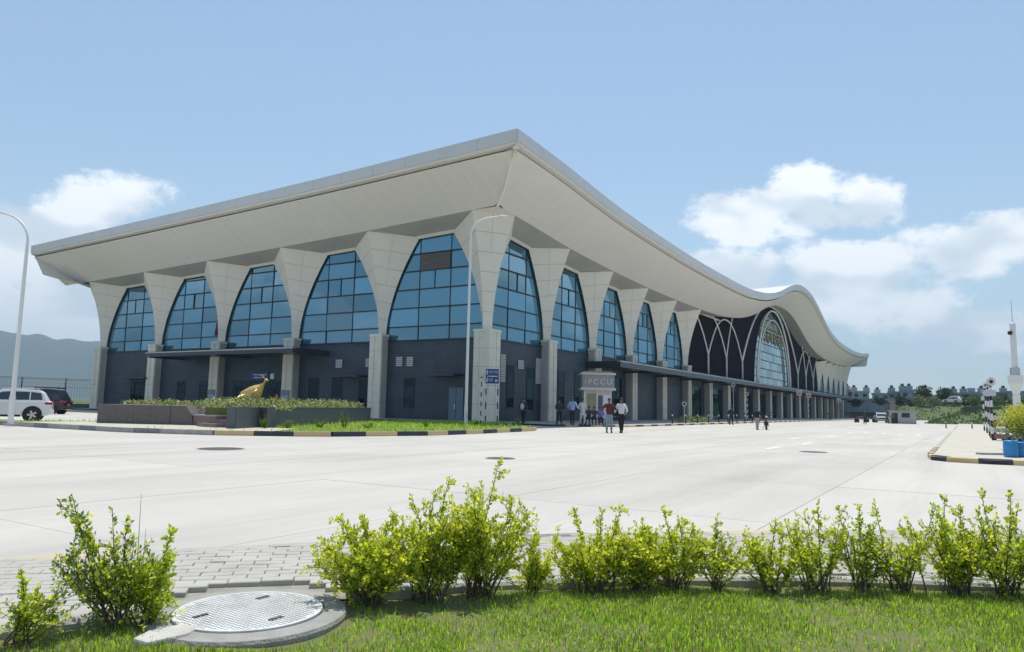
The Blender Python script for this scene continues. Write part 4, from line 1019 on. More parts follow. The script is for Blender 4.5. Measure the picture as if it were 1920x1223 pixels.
# golden crested bird statue: tail to the left, neck and crest to the right
gold = mat('gilded metal', (0.78, 0.54, 0.18), 0.38, metal=0.45, var=0.35, vscale=9, rgb2=(0.45, 0.30, 0.10), bump=0.6, bscale=14)
SP = at(462, 775, 0.12); SP = (SP[0] * 0.6 + 0.4 * -22.5, SP[1] * 0.6 + 0.4 * -1.2, 0.85)
gS = gnd(462, 752, 0.95); SP = (-22.05, -1.6, 1.08)
stt = empty('golden_bird_statue', SP, rt, 'golden crested pheasant statue standing among the planter shrubs', 'statue')
def spine_mesh(pts, n=12):
    """continuous body from spine points (x, z, half width, half height)"""
    mb = MB(); k = len(pts); v = []
    for x, z, a, b in pts:
        for j in range(n):
            w = 2 * math.pi * j / n; v.append((x, a * math.cos(w), z + b * math.sin(w)))
    f = [(i*n + j, i*n + (j+1) % n, (i+1)*n + (j+1) % n, (i+1)*n + j) for i in range(k - 1) for j in range(n)]
    f += [tuple(range(n))[::-1], tuple((k-1)*n + j for j in range(n))]
    return mb.add(v, f)
body = spine_mesh([(-0.95, 0.10, 0.02, 0.02), (-0.75, 0.22, 0.18, 0.08), (-0.55, 0.36, 0.30, 0.30), (-0.25, 0.42, 0.36, 0.42), (0.0, 0.48, 0.38, 0.46), (0.22, 0.56, 0.32, 0.42), (0.35, 0.76, 0.20, 0.27), (0.42, 0.93, 0.125, 0.13), (0.46, 1.05, 0.10, 0.10), (0.50, 1.16, 0.095, 0.095), (0.58, 1.20, 0.06, 0.06), (0.68, 1.17, 0.012, 0.012)]).build('body', gold, stt, smooth=True)
for s in (-1, 1):
    wg = MB()
    for i in range(7):
        a = 0.25 - 0.13 * i; wg.tube([(a, s * 0.27, 0.72 - 0.05 * i), (a - 0.22, s * (0.34), 0.52 - 0.05 * i), (a - 0.45, s * 0.30, 0.34 - 0.05 * i)], [0.05, 0.085, 0.02], 6)
    wg.build('wing', gold, stt, smooth=True)
    MB().tube([(0.08, s * 0.12, 0.36), (0.10, s * 0.13, 0.1), (0.06, s * 0.13, -0.1)], [0.07, 0.035, 0.03], 8).build('leg', gold, stt)
    MB().tube([(-0.05, s * 0.13, -0.08), (0.2, s * 0.13, -0.08)], 0.03, 6).build('foot', gold, stt)
for i in range(5):
    MB().tube([(-0.5, 0.05 * (i - 2), 0.34), (-0.8, 0.09 * (i - 2), 0.2), (-1.15, 0.14 * (i - 2), 0.06)], [0.04, 0.06, 0.02], 6).build('tail_feather', gold, stt)
for i in range(3):
    MB().tube([(0.48, 0, 1.24), (0.44 - 0.05 * i, 0.03 * (i - 1), 1.36), (0.40 - 0.07 * i, 0.05 * (i - 1), 1.42)], [0.008, 0.010, 0.018], 6).build('crest_feather', gold, stt)
MB().prism([(-0.7, -0.5), (0.5, -0.55), (0.75, 0.1), (0.3, 0.55), (-0.6, 0.45)], -1.1, -0.08).build('rock_base', mat('rock', (0.22, 0.2, 0.17), 0.9, var=0.4, vscale=4), stt, bevel=0.05)

# ---- small plants on the verge
weed_m = leafmat('weed leaf', (0.085, 0.17, 0.03), (0.22, 0.40, 0.04), 0.4, 0.35)
def small_plant(px, py, h, w, label, cat='plant', group='weeds on the verge', m=None, z=0.1, name='weed_plant', n=260):
    P = at(px, py, z); t = empty(name, P, 0, label, cat, group)
    st_ = MB(); C = []; Dn = []
    for i in range(7):
        a = rng.uniform(0, 6.28); l = h * rng.uniform(0.6, 1.0); e = np.array((math.cos(a) * w * rng.uniform(0.2, 1), math.sin(a) * w * rng.uniform(0.2, 1), l))
        st_.tube([(0, 0, 0), e * (0.45, 0.45, 0.55), e], [0.012, 0.008, 0.004], 5)
        for q in range(n // 7):
            s = rng.uniform(0.2, 1.0); C.append(e * np.array((s, s, s)) + rng.normal(0, 0.035, 3)); Dn.append(rng.normal(size=3) + np.array((0, 0, 0.4)))
    st_.build('stems', bark_m, t); C = np.array(C); C[:, 2] = np.maximum(C[:, 2], 0.02)
    V, F = leafcloud(C, np.array(Dn), rng.uniform(0.04, 0.1, len(C)), 0.5); bigmesh('foliage', V, F, m or weed_m, t)
for px, py, h, w, lb in [(496, 806, 0.55, 0.35, 'bushy green weed against the left of the blue grey planter'), (536, 806, 0.38, 0.4, 'low weed second along the blue grey planter'), (600, 806, 0.42, 0.4, 'weed in the middle of the blue grey planter front'), (645, 806, 0.75, 0.35, 'tallest weed near the right of the blue grey planter'), (690, 806, 0.3, 0.3, 'small weed at the right end of the blue grey planter'), (798, 803, 0.3, 0.2, 'lone weed on the verge midway to the lamp post'), (972, 801, 0.62, 0.25, 'leafy sapling at the right end of the verge'), (893, 801, 0.5, 0.15, 'narrow weed at the foot of the striped posts')]:
    small_plant(px, py, h, w, lb)
small_plant(512, 764, 0.7, 0.28, 'orange leaved croton shrub right of the golden bird', 'plant', None, leafmat('croton leaf', (0.45, 0.20, 0.05), (0.5, 0.25, 0.05), 0.35, 0.4), 0.95, 'croton_shrub')
small_plant(552, 764, 0.62, 0.35, 'yellow flowering plant in the middle of the planter hedge', 'plant', None, leafmat('yellow flower', (0.62, 0.46, 0.06), (0.6, 0.5, 0.08), 0.35, 0.3), 0.95, 'flowering_plant')
P_ = []
for _ in range(14000):
    i = rng.integers(0, 3); 
    x = rng.uniform(-29, -1); y = rng.uniform(-11, 6)
    P_.append((x, y, I_Z - 0.035))
P_ = np.array(P_)
from_poly = [(p[0], p[1]) for p in grass_poly]
def inside(x, y, poly):
    c = np.zeros(len(x), bool); n = len(poly)
    for i in range(n):
        x0, y0 = poly[i]; x1, y1 = poly[(i + 1) % n]
        cond = ((y0 > y) != (y1 > y)) & (x < (x1 - x0) * (y - y0) / (y1 - y0 + 1e-12) + x0); c ^= cond
    return c
P_ = P_[inside(P_[:, 0], P_[:, 1], from_poly)]; P_ = P_[~inside(P_[:, 0], P_[:, 1], path_poly)]
tag(blades('verge_grass', P_, grass_m, 0.06, 0.18, 0.014), 'patchy grass covering the verge before the terminal', 'grass', kind='stuff')

# ---- kiosk
KP = at(1122, 794, 0.12); KP = (KP[0] + 0.9, KP[1] + 0.6, 0.12)
t = empty('kiosk', KP, TOCAM(KP) + math.pi / 2 + 0.12, 'small cream ticket kiosk with a lettered fascia under the canopy end', 'kiosk')
kw = mat('kiosk cream', (0.66, 0.60, 0.52), 0.6, var=0.08); kt = mat('kiosk tan', (0.40, 0.33, 0.20), 0.6, var=0.2); kf = mat('kiosk fascia', (0.33, 0.32, 0.34), 0.5, var=0.15)
MB().box((-1.05, -0.9, 0), (1.05, 0.9, 2.55)).build('walls', kw, t)
MB().box((-1.35, -1.2, 2.55), (1.35, 1.2, 2.75)).build('cornice', kw, t)
fas = MB().box((-1.25, -1.1, 2.75), (1.25, 1.1, 3.75)).build('fascia', kf, t)
MB().box((-1.35, -1.2, 3.75), (1.35, 1.2, 3.9)).build('roof_slab', kw, t)
MB().box((-1.15, -1.0, 3.9), (1.15, 1.0, 4.02)).build('roof_cap', kf, t)
MB().box((-0.85, -0.93, 0.95), (-0.15, -0.901, 2.3)).build('poster', kt, t)
MB().box((0.02, -0.935, 0.05), (0.36, -0.901, 2.15)).build('door', mat('kiosk door', (0.10, 0.12, 0.15), 0.4, var=0.1), t)
MB().box((0.42, -0.93, 0.3), (0.98, -0.901, 2.2)).build('panel', white_paint, t)
for s in (-1.05, -0.07, 1.0): MB().box((s - 0.05, -0.96, 0), (s + 0.05, -0.902, 2.549)).build('post', white_paint, t)
fc = bpy.data.curves.new('kiosk_letters', 'FONT'); fc.body = 'IPCCU'; fc.size = 0.6; fc.align_x = 'CENTER'; fc.extrude = 0.02; fc.space_character = 1.35; fc.offset = 0.012
fo = bpy.data.objects.new('tmp_letters', fc); col.objects.link(fo)
dg = bpy.context.evaluated_depsgraph_get(); me = bpy.data.meshes.new_from_object(fo.evaluated_get(dg)); bpy.data.objects.remove(fo)
me.materials.clear(); me.materials.append(mat('kiosk letter', (0.62, 0.58, 0.52), 0.5, var=0.05)); lo = link(me, 'lettering', fas); lo.location = (0, -1.125, 3.0); lo.rotation_euler = (math.pi / 2, 0, 0)
# low hedges of the walkway bed
hedge('walkway_hedge', (20.5, -8.6), 0.0, 7.5, 1.4, 0.14, 0.75, 260, 'low clipped shrubs beside the kiosk along the walkway', 7.7)

# ---- bollards and small signs along the walkway kerb
def bollard(px, py, z=0.12, h=0.85, label='', r=0.055):
    P = at(px, py, z); t = empty('bollard', P, 0, label, 'bollard', 'bollards along the walkway kerb')
    MB().lathe([(r * 1.25, 0), (r * 1.25, 0.06), (r, 0.08), (r, h - 0.05), (r * 0.7, h)], 10).build('shaft', dark_metal, t)
    MB().lathe([(r * 1.06, h * 0.62), (r * 1.06, h * 0.78)], 10).build('reflective_band', stripe_w, t)
ords = ['first', 'second', 'third', 'fourth', 'fifth', 'sixth', 'seventh', 'eighth', 'ninth', 'tenth', 'eleventh', 'twelfth']
for i in range(10):
    x = 14.5 + 3.4 * i; t_ = empty('bollard', (x, -9.3, 0.12), 0, '%s dark bollard along the walkway kerb counting from the kiosk' % ords[i], 'bollard', 'bollards along the walkway kerb')
    MB().lathe([(0.07, 0), (0.07, 0.06), (0.055, 0.08), (0.055, 0.95), (0.04, 1.0)], 10).build('shaft', dark_metal, t_); MB().lathe([(0.0585, 0.62), (0.0585, 0.78)], 10).build('reflective_band', stripe_w, t_)
def round_sign(x, y, h, label, striped=False, sq=False):
    t = empty('road_sign', (x, y, 0.12), TOCAM((x, y)) + math.pi / 2, label, 'sign', 'small signs along the walkway')
    if striped: striped_post(t, 0, h, 0.04, 10)
    else: MB().lathe([(0.03, 0), (0.03, h)], 8).build('post', grey_metal, t)
    if sq: b = MB().box((-0.42, -0.07, h - 0.75), (0.42, -0.045, h + 0.05)).build('sign_panel', mat('sign pale', (0.50, 0.47, 0.48), 0.5, var=0.15), t); MB().box((-0.3, -0.078, h - 0.5), (0.3, -0.0702, h - 0.35)).build('symbol', mat('sign red', (0.4, 0.05, 0.06), 0.5), b)
    else:
        b = MB().lathe([(0.22, -0.07), (0.22, -0.045)], 20, (0, 0, h - 0.2), 'y').build('sign_panel', mat('sign pale', (0.50, 0.47, 0.48), 0.5, var=0.15), t); MB().lathe([(0.12, -0.078), (0.12, -0.0702)], 16, (0, 0, h - 0.2), 'y').build('symbol', stripe_k, b)
round_sign(18.2, -9.1, 1.9, 'short round white sign on the walkway kerb near the kiosk')
round_sign(38.5, -8.0, 4.3, 'tall round white sign among the right-hand pedestals')
round_sign(43.0, -8.4, 3.4, 'striped post with round sign left of the standing rider', True)
round_sign(76, -8.2, 4.6, 'square pale sign on a grey post beneath the arched window', sq=True)
round_sign(84, -8.2, 4.4, 'striped post with a square pale sign far along the walkway', True, True)
round_sign(118, -8.2, 4.2, 'farthest square pale sign along the walkway', sq=True)

# ---- people
skin_m = mat('skin', (0.24, 0.13, 0.085), 0.55, var=0.1); hair_m = mat('black hair', (0.012, 0.010, 0.010), 0.5, var=0.2)
def skinned(name, V, E, Rr, m, parent, sub=2):
    me = bpy.data.meshes.new(name); me.from_pydata([tuple(v) for v in V], E, []); o = bpy.data.objects.new(name, me); col.objects.link(o); o.parent = parent
    md = o.modifiers.new('skin', 'SKIN'); md.use_smooth_shade = True
    for i, s in enumerate(me.skin_vertices[0].data): s.radius = (Rr[i], Rr[i]) if np.isscalar(Rr[i]) else Rr[i]; s.use_root = (i == 0)
    sb = o.modifiers.new('sub', 'SUBSURF'); sb.levels = sb.render_levels = sub
    me.materials.append(m); return o
CM = {}
def cloth(rgb):
    if rgb not in CM: CM[rgb] = mat('cloth %d' % len(CM), rgb, 0.85, var=0.2, vscale=12)
    return CM[rgb]
def person(P, hgt, face, shirt, trousers, label, stride=0.12, arms=(0.1, 0.1), seated=False, long_shirt=False, bag=None, group=None, shoes=(0.03, 0.028, 0.026)):
    """faces local -Y"""
    t = empty('person', P, face, label, 'person', group); s = hgt / 1.75; t.scale = (s, s, s)
    dz = -0.42 if seated else 0.0
    hip, chest, neck = (0, 0, 0.95 + dz), (0, -0.01, 1.32 + dz), (0, -0.01, 1.5 + dz)
    def leg(sd):
        if seated: return [(sd * 0.10, 0, 0.90 + dz), (sd * 0.13, -0.42, 0.52), (sd * 0.13, -0.40, 0.09)]
        return [(sd * 0.10, 0, 0.88), (sd * 0.11, -sd * stride * 0.5 - 0.03, 0.49), (sd * 0.11, -sd * stride + 0.02, 0.09)]
    def arm(sd, a):
        return [(sd * 0.19, 0.0, 1.43 + dz), (sd * (0.25 + a * 0.3), 0.03, 1.15 + dz), (sd * (0.25 + a * 0.1), -0.06 - a * 0.6, 0.92 + dz + a * 0.5)]
    V = [hip, chest, neck, (0, -0.02, 1.60 + dz), (0, -0.03, 1.70 + dz)]; E = [(0, 1), (1, 2), (2, 3), (3, 4)]; Rr = [(0.11, 0.08), (0.10, 0.065), 0.05, (0.078, 0.095), (0.06, 0.075)]
    for sd, a in ((-1, arms[0]), (1, arms[1])):
        b = len(V); q = arm(sd, a); V += q; E += [(1, b), (b, b + 1), (b + 1, b + 2)]; Rr += [0.038, 0.034, 0.03]
        w = np.array(q[2]); fdir = w - np.array(q[1]); fdir /= np.linalg.norm(fdir)
        V.append(tuple(w + fdir * 0.07)); E.append((b + 2, b + 3)); Rr.append((0.035, 0.02))
        for k_ in range(4):
            o_ = np.array((0, 0.024 * (k_ - 1.5), 0)); l_ = (0.055, 0.075, 0.08, 0.06)[k_]
            i_ = len(V); V += [tuple(w + fdir * 0.10 + o_), tuple(w + fdir * (0.10 + l_) + o_ + np.array((-sd * 0.02, 0, 0)))]; E += [(b + 3, i_), (i_, i_ + 1)]; Rr += [0.010, 0.008]
        i_ = len(V); V += [tuple(w + fdir * 0.05 + np.array((0, -0.045, 0))), tuple(w + fdir * 0.09 + np.array((-sd * 0.015, -0.055, 0)))]; E += [(b + 2, i_), (i_, i_ + 1)]; Rr += [0.012, 0.009]
    for sd in (-1, 1):
        b = len(V); q = leg(sd); V += q; E += [(0, b), (b, b + 1), (b + 1, b + 2)]; Rr += [0.075, 0.05, 0.038]
        f_ = (q[2][0], q[2][1] - 0.13, 0.045); V.append(f_); E.append((b + 2, b + 3)); Rr.append(0.035)
    skinned('body', V, E, Rr, skin_m, t, 1)
    V = [(0, 0, 0.92 + dz), (0, 0, 1.1 + dz), chest, (0, 0, 1.46 + dz)]; E = [(0, 1), (1, 2), (2, 3)]; Rr = [(0.175, 0.125), (0.165, 0.115), (0.185, 0.125), (0.13, 0.095)]
    for sd, a in ((-1, arms[0]), (1, arms[1])):
        b = len(V); q = arm(sd, a); V += q[:2] + [tuple(np.array(q[1]) * 0.35 + np.array(q[2]) * 0.65)]; E += [(2, b), (b, b + 1), (b + 1, b + 2)]; Rr += [0.075, 0.058, 0.052]
    if long_shirt: V.append((0, 0, 0.6)); E.append((0, len(V) - 1)); Rr.append((0.21, 0.16))
    skinned('shirt', V, E, Rr, cloth(shirt), t)
    V = [(0, 0, 0.98 + dz)]; E = []; Rr = [(0.165, 0.115)]
    for sd in (-1, 1):
        b = len(V); q = leg(sd); V += q; E += [(0, b), (b, b + 1), (b + 1, b + 2)]; Rr += [(0.10, 0.11), 0.075, 0.06]
    skinned('trousers', V, E, Rr, cloth(trousers), t)
    MB().ball((0, 0.005, 1.71 + dz), (0.088, 0.105, 0.085), 12, 8).build('hair', hair_m, t, smooth=True)
    fe = MB(); fe.ball((-0.032, -0.117, 1.655 + dz), 0.011, 6, 4).ball((0.032, -0.117, 1.655 + dz), 0.011, 6, 4).ball((0, -0.122, 1.585 + dz), (0.026, 0.008, 0.007), 6, 4); fe.build('face_features', hair_m, t)
    MB().ball((0, -0.128, 1.625 + dz), (0.014, 0.02, 0.024), 8, 5).build('nose', skin_m, t, smooth=True)
    for sd in (-1, 1):
        q = leg(sd)[2]; MB().ball((q[0], q[1] - 0.07, 0.045), (0.048, 0.14, 0.045), 10, 6).build('shoe', cloth(shoes), t, smooth=True)
    if bag: MB().ball((0, 0.17, 1.2 + dz), (0.15, 0.10, 0.22), 10, 8).build('backpack', cloth(bag), t, smooth=True)
    return t
def stand(px, py, hpx, shirt, trousers, label, turn=0.0, z=0.0, **k):
    P = at(px, py, z); h = min(max(hpx / pxm(P), 1.5), 1.86)
    return person(P, h, TOCAM(P) + math.pi / 2 + turn, shirt, trousers, label, **k)
stand(1142, 812, 64, (0.10, 0.018, 0.025), (0.22, 0.30, 0.38), 'person in a maroon shirt and pale jeans standing on the road', 0.2, arms=(0.5, 0.45), stride=0.06)
stand(1165, 812, 64, (0.72, 0.74, 0.80), (0.012, 0.013, 0.017), 'person in a white shirt and black trousers walking on the road', -0.3, arms=(0.25, 0.15), stride=0.26)
stand(981, 797, 50, (0.04, 0.04, 0.055), (0.012, 0.015, 0.03), 'person with a pale backpack near the corner column', 2.6, z=0.1, bag=(0.5, 0.5, 0.58))
stand(1048, 796, 47, (0.035, 0.035, 0.05), (0.015, 0.017, 0.03), 'person in dark clothes beside the second pedestal of the long side', 0.6, z=0.12)
stand(1073, 798, 52, (0.25, 0.36, 0.55), (0.012, 0.014, 0.022), 'person in a light blue shirt left of the kiosk', 2.8, z=0.12, arms=(0.3, 0.2))
stand(1092, 797, 49, (0.52, 0.52, 0.55), (0.5, 0.5, 0.52), 'person in a long white tunic left of the kiosk', 0.4, z=0.12, long_shirt=True)
for i, (px, sh, tr, lb) in enumerate([(1104, (0.03, 0.04, 0.06), (0.015, 0.02, 0.04), 'person seated leftmost on the bench before the kiosk, in dark grey'), (1114, (0.05, 0.05, 0.06), (0.012, 0.02, 0.05), 'person seated second on the bench before the kiosk'), (1125, (0.16, 0.18, 0.42), (0.02, 0.03, 0.08), 'person in violet blue seated right on the bench before the kiosk')]):
    P = at(px, 797, 0.12); person(P, 1.65, TOCAM(P) + math.pi / 2 + 0.2 * (i - 1), sh, tr, lb, seated=True, arms=(0.3, 0.3))
P = at(1115, 797, 0.12); bn = empty('bench', (P[0] + 0.12, P[1] + 0.1, 0.12), TOCAM(P) + math.pi / 2, 'dark bench with seated people before the kiosk', 'bench')
MB().box((-0.9, -0.12, 0.38), (0.9, 0.3, 0.43)).build('seat', dark_metal, bn)
for x in (-0.8, 0.8): MB().box((x - 0.04, -0.08, 0), (x + 0.04, 0.26, 0.379)).build('leg', dark_metal, bn)
stand(1420, 806, 41, (0.012, 0.013, 0.02), (0.40, 0.36, 0.42), 'person in a black jacket and pale trousers standing by the motorcycle', 2.6, arms=(0.3, 0.3))
stand(1371, 797, 26, (0.02, 0.02, 0.03), (0.015, 0.015, 0.02), 'person in black under the canopy between pedestals', 0.5, z=0.12)
stand(1556, 789, 16, (0.02, 0.05, 0.06), (0.015, 0.02, 0.02), 'person in dark green far along the walkway', 0.5, z=0.12)
stand(1664, 795, 18, (0.10, 0.08, 0.10), (0.02, 0.02, 0.03), 'person standing right of the distant grey car, nearer to it', 0.3)
stand(1674, 795, 19, (0.12, 0.11, 0.13), (0.02, 0.02, 0.03), 'person standing right of the distant grey car, farther from it', -0.3)
stand(1622, 796, 17, (0.05, 0.05, 0.06), (0.02, 0.02, 0.03), 'person in grey left of the distant grey car', 0.3)

# ---- vehicles
def wheel(parent, x, y, r, w, spokes=5):
    k = MB().lathe([(r * 0.62, -w/2), (r * 0.95, -w/2), (r, -w * 0.35), (r, w * 0.35), (r * 0.95, w/2), (r * 0.62, w/2)], 24, (0, 0, 0), 'y').build('wheel', black_m, parent); k.location = (x, y, r)
    MB().lathe([(r * 0.62, -w * 0.4), (r * 0.62, w * 0.4)], 20, (0, 0, 0), 'y').build('rim', dark_metal, k)
    s = MB(); o = w * 0.46 * (1 if y > 0 else -1)
    for i in range(spokes):
        a = 2 * math.pi * i / spokes; s.obox((r * 0.34 * math.cos(a), o, r * 0.34 * math.sin(a)), (r * 0.27 * math.cos(a), 0, r * 0.27 * math.sin(a)), (0, 0.012, 0), (-0.045 * math.sin(a), 0, 0.045 * math.cos(a)))
    s.lathe([(r * 0.12, o - 0.015), (r * 0.12, o + 0.015)], 10, (0, 0, 0), 'y'); s.build('spokes', grey_metal, k)
def suv(loc, rz, paint, label, L=4.35, W=1.8, H=1.64, rack=False, box=False):
    """front towards local +X"""
    t = empty('car', loc, rz, label, 'car'); h = W / 2
    low = [(-L/2, 0.42), (-L/2 - 0.02, 0.62), (-L/2 + 0.03, 0.98), (-L/2 + 0.12, 1.04), (L/2 - 1.25, 1.02), (L/2 - 0.35, 0.93), (L/2 - 0.06, 0.78), (L/2, 0.55), (L/2 - 0.05, 0.34), (L/2 - 0.6, 0.26), (-L/2 + 0.5, 0.26), (-L/2 + 0.1, 0.32)]
    def sec(prof, ys):
        v = []; n = len(prof)
        for y, ins in ys: v += [(x * (1 - ins), y, z) for x, z in prof]
        f = [(i*n + j, i*n + (j+1) % n, (i+1)*n + (j+1) % n, (i+1)*n + j) for i in range(len(ys) - 1) for j in range(n)]
        return MB().add(v, f + [tuple(range(n))[::-1], tuple((len(ys)-1)*n + j for j in range(n))])
    sec(low, [(-h, 0.03), (-h + 0.06, 0.0), (h - 0.06, 0.0), (h, 0.03)]).build('body', paint, t, bevel=0.03)
    rb = -L/2 + (0.15 if not box else 0.08)
    cab = [(rb, 1.03), (rb + 0.22, 1.45), (rb + 0.4, H - 0.06), (rb + 1.2, H), (rb + 2.0, H - 0.03), (L/2 - 1.1, 1.03)]
    v = [(x, s * (h - 0.06 - 0.16 * (z - 1.0) / 0.6), z) for s in (-1, 1) for x, z in cab]; n = len(cab)
    MB().add(v, [tuple(range(n)), tuple(range(n, 2*n))[::-1]] + [(j, j + n, (j+1) % n + n, (j+1) % n) for j in range(n)]).build('cabin', paint, t, bevel=0.04)
    for s in (-1, 1):
        def sw(x, z): return (x, s * (h - 0.06 - 0.16 * (z - 1.0) / 0.6 + 0.006), z)
        for quad in ([(rb + 0.25, 1.10), (rb + 0.34, 1.44), (rb + 0.78, 1.50), (rb + 0.78, 1.09)], [(rb + 0.84, 1.09), (rb + 0.84, 1.50), (rb + 1.55, 1.51), (rb + 1.62, 1.09)], [(rb + 1.70, 1.09), (rb + 1.66, 1.51), (rb + 1.98, 1.48), (L/2 - 1.25, 1.09)]):
            q = [sw(*a) for a in quad]; MB().add(q + [(a[0], a[1] - s * 0.03, a[2]) for a in q], [(0,1,2,3), (7,6,5,4), (0,4,5,1), (1,5,6,2), (2,6,7,3), (3,7,4,0)]).build('side_window', car_glass, t)
        for xw in (-L/2 + 0.80, L/2 - 0.85):
            MB().lathe([(0.43, -0.02), (0.43, 0.02)], 24, (xw, s * (h + 0.001), 0.36), 'y').build('wheel_arch', black_m, t); wheel(t, xw, s * (h - 0.07), 0.345, 0.24)
        MB().box((-L/2 - 0.025, s * (h - 0.42), 0.86), (-L/2 + 0.30, s * (h + 0.006), 0.99)).build('tail_light', mat('tail light red', (0.35, 0.02, 0.025), 0.25, var=0.1), t, bevel=0.02)
        MB().box((L/2 - 0.42, s * (h - 0.5), 0.72), (L/2 - 0.03, s * (h + 0.004), 0.86)).build('headlight', mat('headlight', (0.7, 0.72, 0.75), 0.15, var=0.05), t, bevel=0.02)
        MB().box((L/2 - 1.42, s * h, 1.02), (L/2 - 1.25, s * (h + 0.17), 1.15)).build('mirror', paint, t, bevel=0.03)
        for xd in (-0.35, 0.55): MB().box((xd, s * (h + 0.001), 0.86), (xd + 0.16, s * (h + 0.02), 0.89)).build('door_handle', paint, t)
        for xd in (-0.62, 0.30, 1.12): MB().box((xd, s * (h - 0.005), 0.40), (xd + 0.012, s * (h + 0.003), 1.02)).build('door_seam', black_m, t)
        MB().box((-L/2 + 1.3, s * (h - 0.02), 0.24), (L/2 - 1.35, s * (h + 0.012), 0.34)).build('sill_trim', black_m, t)
        MB().tube([(rb + 0.5, s * (h - 0.28), H - 0.02), (rb + 0.6, s * (h - 0.28), H + 0.05), (rb + 1.9, s * (h - 0.28), H + 0.04), (rb + 2.0, s * (h - 0.28), H - 0.04)], 0.018, 6).build('roof_rail', grey_metal, t)
    MB().add([(rb + 0.06, -h + 0.25, 1.12), (rb + 0.06, h - 0.25, 1.12), (rb + 0.245, h - 0.3, 1.47), (rb + 0.245, -h + 0.3, 1.47)] + [(rb + 0.10, -h + 0.25, 1.12), (rb + 0.10, h - 0.25, 1.12), (rb + 0.285, h - 0.3, 1.47), (rb + 0.285, -h + 0.3, 1.47)], [(0,3,2,1), (4,5,6,7), (0,1,5,4), (1,2,6,5), (2,3,7,6), (3,0,4,7)]).build('rear_window', car_glass, t)
    MB().add([(L/2 - 1.13, -h + 0.2, 1.08), (L/2 - 1.13, h - 0.2, 1.08), (rb + 2.06, h - 0.28, H - 0.08), (rb + 2.06, -h + 0.28, H - 0.08)] + [(L/2 - 1.17, -h + 0.2, 1.06), (L/2 - 1.17, h - 0.2, 1.06), (rb + 2.0, h - 0.28, H - 0.1), (rb + 2.0, -h + 0.28, H - 0.1)], [(0,1,2,3), (7,6,5,4), (0,4,5,1), (1,5,6,2), (2,6,7,3), (3,7,4,0)]).build('windscreen', car_glass, t)
    MB().box((-L/2 - 0.05, -h + 0.12, 0.36), (-L/2 + 0.1, h - 0.12, 0.58)).build('rear_bumper', paint if not rack else black_m, t, bevel=0.03)
    MB().box((L/2 - 0.1, -h + 0.12, 0.34), (L/2 + 0.04, h - 0.12, 0.56)).build('front_bumper', paint if not rack else black_m, t, bevel=0.03)
    MB().box((L/2 - 0.08, -0.5, 0.6), (L/2 + 0.012, 0.5, 0.74)).build('grille', black_m, t)
    MB().box((-L/2 - 0.045, -0.26, 0.64), (-L/2 + 0.02, 0.26, 0.76)).build('number_plate', mat('plate', (0.5, 0.08, 0.06), 0.5), t)
    if rack:
        rk = MB()
        for s in (-1, 1): rk.box((rb + 0.4, s * (h - 0.3), H + 0.08), (rb + 2.1, s * (h - 0.26), H + 0.12))
        for x in np.linspace(rb + 0.42, rb + 2.05, 5): rk.box((x, -h + 0.3, H + 0.03), (x + 0.04, h - 0.3, H + 0.079))
        rk.build('roof_rack', black_m, t)
    return t
white_car = mat('white car paint', (0.72, 0.71, 0.72), 0.22, spec=0.6, var=0.03); dark_car = mat('black car paint', (0.018, 0.02, 0.026), 0.2, spec=0.6, var=0.1)
c0 = at(66, 790); suv((c0[0] - 1.2, c0[1] + 0.9, 0.0), rt + math.pi + 0.50, white_car, 'white SUV at the left edge behind the lamp post')
c1 = at(74, 776); suv((c1[0] - 0.2, c1[1] + 0.3, 0.0), rt + math.pi + 0.2, dark_car, 'dark off-roader with a roof rack behind the white SUV', 4.5, 1.85, 1.86, rack=True, box=True)
# motorcycle beside the standing rider
mp_ = at(1437, 806); t = empty('motorcycle', mp_, rt + 1.2, 'dark red motorcycle parked beside the person in a black jacket', 'motorcycle')
mred = mat('motorcycle red', (0.14, 0.02, 0.03), 0.3, var=0.1)
for x in (-0.62, 0.64):
    w = MB().lathe([(0.22, -0.05), (0.30, -0.04), (0.30, 0.04), (0.22, 0.05)], 20, (0, 0, 0), 'y').build('wheel', black_m, t); w.location = (x, 0, 0.30); MB().lathe([(0.05, -0.04), (0.23, -0.02), (0.23, 0.02), (0.05, 0.04)], 14, (0, 0, 0), 'y').build('rim', grey_metal, w)
MB().tube([(0.64, 0.07, 0.3), (0.5, 0.07, 0.7), (0.4, 0.06, 0.98)], 0.025, 8).build('fork', grey_metal, t); MB().tube([(0.64, -0.07, 0.3), (0.5, -0.07, 0.7), (0.4, -0.06, 0.98)], 0.025, 8).build('fork', grey_metal, t)
MB().tube([(0.36, -0.36, 1.04), (0.40, -0.2, 1.02), (0.40, 0.2, 1.02), (0.36, 0.36, 1.04)], 0.018, 8).build('handlebar', dark_metal, t)
spine_mesh([(-0.1, 0.72, 0.05, 0.03), (0.05, 0.78, 0.13, 0.10), (0.22, 0.80, 0.14, 0.12), (0.38, 0.80, 0.06, 0.06)]).build('tank', mred, t, smooth=True)
spine_mesh([(-0.75, 0.84, 0.05, 0.03), (-0.6, 0.80, 0.12, 0.05), (-0.2, 0.75, 0.14, 0.06), (0.0, 0.74, 0.08, 0.04)]).build('seat', black_m, t, smooth=True)
spine_mesh([(-0.2, 0.42, 0.10, 0.10), (0.0, 0.42, 0.17, 0.17), (0.2, 0.46, 0.14, 0.16), (0.3, 0.5, 0.06, 0.08)]).build('engine', dark_metal, t, smooth=True)
MB().tube([(0.1, -0.13, 0.3), (-0.2, -0.16, 0.26), (-0.75, -0.17, 0.4)], [0.025, 0.035, 0.05], 8).build('exhaust', grey_metal, t)
